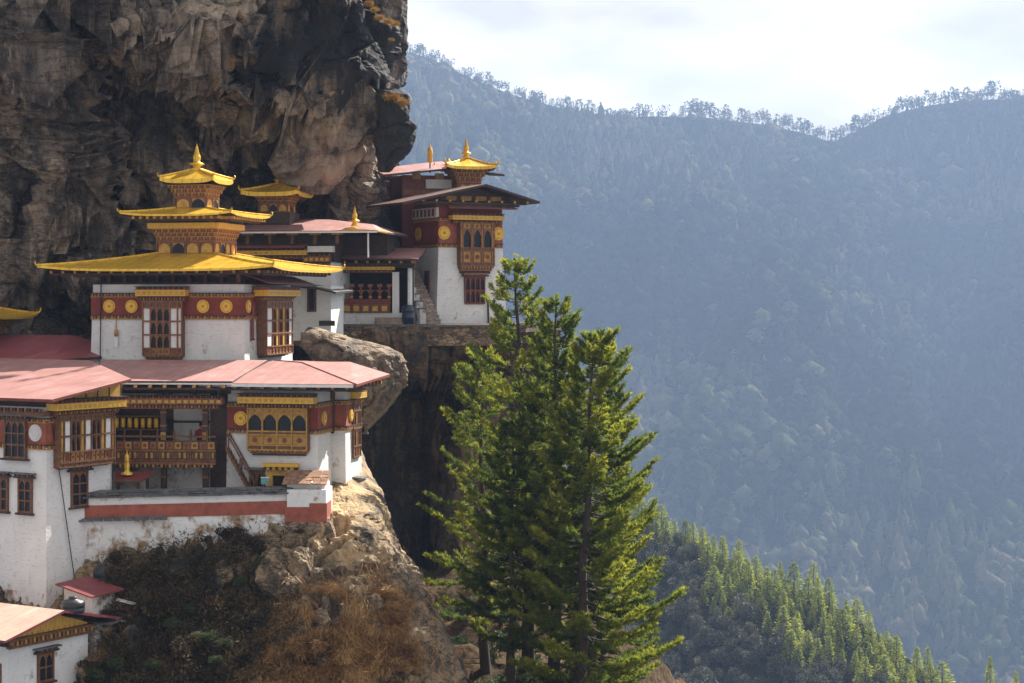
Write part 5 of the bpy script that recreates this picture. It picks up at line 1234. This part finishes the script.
low = [(455, 640, 118, .9), (480, 655, 112, 1.2), (505, 640, 112, 1.2), (530, 660, 108, 1.2), (470, 605, 122, 1.0), (500, 612, 119, 1.0), (455, 675, 108, 1.0), (520, 685, 103, 1.3), (485, 690, 104, 1.2), (560, 690, 102, 1.1), (610, 680, 106, 1.1), (640, 690, 105, .9), (590, 660, 110, 1.1), (470, 575, 126, .9), (445, 610, 123, .8)]
for i, (x, y, Y, s) in enumerate(low):
    plant('shrub', 'shrub', 'leafy green shrub at the foot of the pines', 'leafy shrubs at the foot of the pines', GREEN[i % 3], STEM, at(x, y + 8, Y), (s, s, s), rs.uniform(0, 6.28))
top = [(440, 350, 127.2, .8), (455, 347, 126.9, 1.0), (470, 352, 126.8, 1.1), (484, 348, 127, .9), (425, 356, 127.6, .7), (462, 364, 127.4, .9)]
for i, (x, y, Y, s) in enumerate(top):
    plant('dry_bush', 'bush', 'bare brown bush hanging below the terrace wall', 'brown bushes below the terrace wall', DARK[i % 3], STEM, at(x, y + 6, Y), (s, s * .7, s * .6), rs.uniform(0, 6.28))
# orange moss and small bush on the boulder and at the cliff corner
MOSS = []
V, Fq, T = clump(np.random.RandomState(61), 1500, (.9, .9, .9), .07, .8, .4, .4, 3, False); o_ = mesh_np('foliage', V, Fq, ['orange_moss'], False, {'tint': T}); MOSS = o_.data; bpy.data.objects.remove(o_)
for x, y, Y, s in ((394, 99, 124.6, .75), (403, 103, 124.4, .55), (385, 96, 125, .5), (369, 4, 118, .4), (374, 10, 118, .35), (380, 18, 118.2, .4), (388, 22, 118.6, .4), (395, 24, 119.4, .4), (392, 40, 119.4, .25)):
    plant('moss_tuft', 'moss', 'orange tuft of moss and grass on the dark cliff edge', 'orange moss tufts on the cliff edge', MOSS, STEM, at(x, y, Y), (s * .8, s * .8, s * .8), rs.uniform(0, 6.28))

# dry hanging grass, one mass
def dry_grass():
    P, PX, PY = prom_points(); rs = np.random.RandomState(5)
    wgt = np.exp(-(((PX - 335) / 62) ** 2 + ((PY - 648) / 40) ** 2)) + .5 * np.exp(-(((PX - 395) / 22) ** 2 + ((PY - 600) / 26) ** 2)) + .12 * np.exp(-(((PX - 200) / 90) ** 2 + ((PY - 630) / 60) ** 2))
    nz = fbm(P * .9, 3, 71); wgt = wgt * sstep(-.25, .35, nz); p = (wgt / wgt.sum()).ravel(); n = 20000
    idx = rs.choice(P.size // 3, n, p=p); b = P.reshape(-1, 3)[idx] + rs.normal(0, .12, (n, 3)); b[:, 1] -= .25 + .3 * rs.rand(n)
    d = np.stack([rs.normal(.05, .45, n), -.55 + rs.normal(0, .3, n), -.75 + rs.normal(0, .5, n)], -1); V, Fq = blades(b, d, rs.uniform(.25, .75, n), rs.uniform(.02, .045, n), rs)
    tint = np.clip(.5 + .35 * fbm(b * .8, 2, 73) + rs.normal(0, .12, n), 0, 1)
    w2 = np.exp(-(((PX - 180) / 75) ** 2 + ((PY - 620) / 62) ** 2)) * (PX < 300) * sstep(96, 118, PX) * sstep(548, 566, PY + np.clip(PX - 130, 0, 150) * .35); p2 = (w2 / w2.sum()).ravel(); n2 = 34000
    idx = rs.choice(P.size // 3, n2, p=p2); b2 = P.reshape(-1, 3)[idx] + rs.normal(0, .2, (n2, 3)); b2[:, 1] -= .2 + .7 * rs.rand(n2)
    V2, F2 = blades(b2, np.stack([rs.normal(0, .7, n2), -.5 + rs.normal(0, .5, n2), rs.normal(.05, .8, n2)], -1), rs.uniform(.15, .5, n2), rs.uniform(.025, .07, n2), rs)
    t2 = np.clip(.45 + .4 * fbm(b2 * .7, 3, 75) + rs.normal(0, .14, n2), 0, 1); o2 = mesh_np('undergrowth', V2, F2, ['dark_shrub'], False, {'tint': np.repeat(t2, 4)}); tag(o2, 'dark twiggy undergrowth covering the bank', None, None, 'stuff')
    o = mesh_np('dry_grass', V, Fq, ['dry_straw'], False, {'tint': np.repeat(tint, 4)}); tag(o, 'straw coloured dry grass hanging over the rock', None, None, 'stuff')
dry_grass()

# ------------------------------------------------------------------ near ridge forest
def cone_tree(rs, n, h=1.0, r=.2, leaf=.06, tiers=11):
    t = rs.rand(n) ** .75; z = h * (.10 + .9 * (1 - t)); tier = np.floor((1 - t) * tiers); fr = (1 - t) * tiers - tier
    R = r * (t ** .8) * (1.15 - .55 * fr) * rs.uniform(.45, 1.1, n); a = rs.uniform(0, 2 * np.pi, n) ; a = a + .25 * np.sin(a * 5 + tier)
    p = np.stack([np.cos(a) * R, np.sin(a) * R, z], -1); dd = np.stack([np.cos(a), np.sin(a), rs.normal(.05, .3, n)], -1) + rs.normal(0, .3, (n, 3))
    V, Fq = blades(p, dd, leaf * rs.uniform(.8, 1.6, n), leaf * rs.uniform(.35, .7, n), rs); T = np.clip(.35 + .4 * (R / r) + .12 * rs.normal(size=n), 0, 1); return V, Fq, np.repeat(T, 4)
def round_tree(rs, n, h=1.0, r=.3, leaf=.07):
    V, Fq, T = clump(rs, n, (r * 1.15, r * 1.15, .45), leaf, .9, .6, 0, 1.2); V = V + np.array([0, 0, .4]); return V, Fq, T
def crown_mesh(fn, seed, n, mat_, **k):
    V, Fq, T = fn(np.random.RandomState(seed), n, **k); o = mesh_np('crown', V, Fq, [mat_], False, {'tint': T}); d = o.data; bpy.data.objects.remove(o); return d
mb = MB(); mb.path([(0, 0, -.15), (.01, 0, .4), (0, 0, .96)], [.022, .016, .003], 'bark', 6); o_ = mb.build('trunk'); TRUNK = o_.data; bpy.data.objects.remove(o_)
CON = [crown_mesh(cone_tree, 100 + i, 750, 'ridge_conifer', r=.2 + .03 * i, leaf=.055) for i in range(4)]
RND = [crown_mesh(round_tree, 120 + i, 1300, 'ridge_broadleaf', leaf=.05) for i in range(4)]
SNAG = [crown_mesh(cone_tree, 140 + i, 500, 'ridge_broadleaf', r=.14, leaf=.05) for i in range(2)]
def tree_copy(name, cat, label, group, crown, loc, h, wd, rz, trunk=True):
    t = thing(name, label, cat, loc, rz, group); t.scale = (h * wd, h * wd, h)
    for nm, me in (('crown', crown),) + ((('trunk', TRUNK),) if trunk else ()):
        o = bpy.data.objects.new(nm, me); C.objects.link(o); o.parent = t
rs = np.random.RandomState(8); placed = 0
cand = []
for _ in range(6500):
    px = rs.uniform(545, 1010); v = rs.uniform(0, 1.0)
    p = ridge_pos(np.array([px]), np.array([v]))[0]; sx = 512 + p[0] * F / p[1]; sy = HZ - p[2] * F / p[1]
    if sx < 545 or sx > 1000 or sy > 715: continue
    if any((p[0] - q[0]) ** 2 + (p[1] - q[1]) ** 2 * .55 < 2.3 ** 2 for q, _, _ in cand[-900:]): continue
    cand.append((p, sx, sy))
nc = nr = 0
for p, sx, sy in cand:
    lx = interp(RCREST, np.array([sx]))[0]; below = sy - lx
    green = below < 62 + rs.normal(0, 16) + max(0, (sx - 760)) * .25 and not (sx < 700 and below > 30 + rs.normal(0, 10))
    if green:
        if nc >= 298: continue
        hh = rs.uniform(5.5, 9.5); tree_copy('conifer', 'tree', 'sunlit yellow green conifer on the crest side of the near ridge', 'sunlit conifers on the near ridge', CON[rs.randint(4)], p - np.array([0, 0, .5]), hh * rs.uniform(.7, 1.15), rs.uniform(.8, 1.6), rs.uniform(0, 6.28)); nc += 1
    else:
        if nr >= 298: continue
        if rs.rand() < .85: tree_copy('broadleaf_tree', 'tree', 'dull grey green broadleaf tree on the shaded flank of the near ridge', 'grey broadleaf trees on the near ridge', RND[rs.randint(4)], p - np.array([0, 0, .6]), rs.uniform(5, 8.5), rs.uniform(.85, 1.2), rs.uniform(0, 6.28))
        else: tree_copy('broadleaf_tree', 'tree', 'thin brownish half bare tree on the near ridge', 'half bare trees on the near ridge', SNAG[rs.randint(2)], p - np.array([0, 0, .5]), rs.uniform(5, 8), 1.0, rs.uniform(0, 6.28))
        nr += 1
for px, top_, hh, lab in ((990, 656, 9, 'slim lone conifer near the bottom right corner, left of two'), (1016, 671, 8, 'slim lone conifer at the bottom right corner, right of two')):
    q = at(px, top_, 400); tree_copy('conifer', 'tree', lab, 'lone conifers at the bottom right', CON[0], (q.x, q.y, q.z - hh), hh, .7, 1.0)

# ------------------------------------------------------------------ far forest, one mass, and the crest trees against the sky
def far_crown(rs, conical, nleaf=44):
    """bumpy crown with loose sprays on its outline, for trees a kilometre and more away"""
    R_, N_ = 7, 11; ph = np.linspace(.02, 1, R_)[:, None]; a = np.linspace(0, 2 * np.pi, N_, endpoint=False)[None]
    if conical: r = .19 * (1 - ph) ** .75 * (1 - np.exp(-(1 - ph) * 9) * 0) + .005; z = .12 + .88 * ph + 0 * a; r = np.where(ph < .1, .10, r)
    else: r = .30 * np.sqrt(np.clip(1 - (ph * 1.9 - .9) ** 2, 0.004, 1)); z = .16 + .84 * ph + 0 * a
    r = r * (1 + .30 * rs.normal(size=(R_, N_))) ; z = z + rs.normal(0, .035, (R_, N_))
    V = np.stack([r * np.cos(a), r * np.sin(a), z], -1).reshape(-1, 3); i = np.arange(R_ * N_).reshape(R_, N_); j = np.roll(i, -1, 1)
    Q = np.stack([i[:-1], j[:-1], j[1:], i[1:]], -1).reshape(-1, 4); nv = len(V)
    k = rs.randint(0, nv, nleaf); d = V[k] * np.array([1, 1, .0]) * 3 + rs.normal(0, .5, (nleaf, 3)); V2, F2 = blades(V[k], d, rs.uniform(.05, .12, nleaf), rs.uniform(.03, .06, nleaf), rs)
    T = np.concatenate([np.clip(.5 + .12 * rs.normal(size=nv), 0, 1), np.repeat(np.clip(.55 + .12 * rs.normal(size=nleaf), 0, 1), 4)])
    return np.concatenate([V, V2]), np.concatenate([Q, F2 + nv]), T
def forest_mass():
    rs = np.random.RandomState(99); protos = [far_crown(np.random.RandomState(300 + i), True) for i in range(4)] + [far_crown(np.random.RandomState(310 + i), False) for i in range(5)] + [far_crown(np.random.RandomState(320), True, 50)]
    n = 22000; u = rs.uniform(-60, 1230, n); v = rs.beta(1.0, 1.15, n) * .96 + .012
    P = mountain_pos(u[None], v[None])[0]; sx = 512 + P[:, 0] * F / P[:, 1]; sy = HZ - P[:, 2] * F / P[:, 1]
    keep = (sx > 300) & (sx < 1150); P, u, v, sx, sy = P[keep], u[keep], v[keep], sx[keep], sy[keep]
    kindn = fbm(P * np.array([.006, .003, .006]), 3, 401); tone = fbm(P * np.array([.0045, .002, .0055]), 3, 402)
    VV, TT, FF = [], [], []; off = 0
    bare = fbm(P * np.array([.008, .004, .008]), 3, 403)
    for i in range(len(P)):
        if (bare[i] > .6 and rs.rand() < .6) or v[i] < .003: continue
        con = kindn[i] + rs.normal(0, .25) > .0
        k = rs.randint(4) if con else 4 + rs.randint(5)
        if rs.rand() < .06: k = 9
        V, Fq, T = protos[k]; h = np.exp(rs.normal(3.28, .26)) if k < 4 or k == 9 else np.exp(rs.normal(3.05, .28))
        h *= .6 + .4 * min(1, v[i] / .06); wd = rs.uniform(.9, 1.5); a = rs.uniform(0, 6.28)
        c, s = np.cos(a) * h * wd, np.sin(a) * h * wd
        VV.append(np.stack([V[:, 0] * c - V[:, 1] * s, V[:, 0] * s + V[:, 1] * c, V[:, 2] * h - 1.6], -1) + P[i]); FF.append(Fq + off); off += len(V)
        TT.append(np.clip(T * .55 + .12 + .5 * tone[i] + rs.normal(0, .18), 0, 1))
    VV = np.concatenate(VV); TT = np.concatenate(TT); o = mesh_np('far_forest', VV, np.concatenate(FF), ['far_forest'], True, {'tint': TT}); tag(o, 'dense forest covering the far mountainside', None, None, 'stuff')
forest_mass()
CC = [crown_mesh(cone_tree, 400 + i, 170, 'far_forest', r=.16 + .03 * i, leaf=.11, tiers=6) for i in range(3)] + [crown_mesh(round_tree, 410 + i, 160, 'far_forest', leaf=.085) for i in range(3)]
rs = np.random.RandomState(4); px = 392.0
while px < 1045:
    px += rs.uniform(1.6, 5.2)
    p = mountain_pos(np.array([px]), np.array([rs.uniform(0, .012)]))[0]; big = 1.25 if px > 850 or 690 < px < 840 else 1.0
    k = rs.randint(6); hh = rs.uniform(14, 30) * big
    t = bpy.data.objects.new('crest_tree', CC[k]); C.objects.link(t); t.location = p - np.array([0, 0, 2.0]); t.scale = (hh * rs.uniform(.7, 1.2),) * 2 + (hh,); t.rotation_euler = (0, 0, rs.uniform(0, 6.28))
    tag(t, 'hazy blue tree standing against the sky on the mountain crest', 'tree', 'trees along the mountain crest')

# ------------------------------------------------------------------ haze
m = bpy.data.materials.new('haze'); m.use_nodes = True; t_ = m.node_tree; t_.nodes.clear()
o_ = t_.nodes.new('ShaderNodeOutputMaterial'); vl = t_.nodes.new('ShaderNodeVolumePrincipled'); vl.inputs['Color'].default_value = HAZE_COLOR; vl.inputs['Density'].default_value = HAZE_DENSITY; vl.inputs['Anisotropy'].default_value = .2
t_.links.new(vl.outputs[0], o_.inputs['Volume']); MATS['haze'] = m
hb = MB(); hb.box(-2820, 3620, -920, 3620, -556, 425, 'haze'); ho = hb.build('haze'); tag(ho, 'thin blue haze filling the valley', None, None, 'stuff')
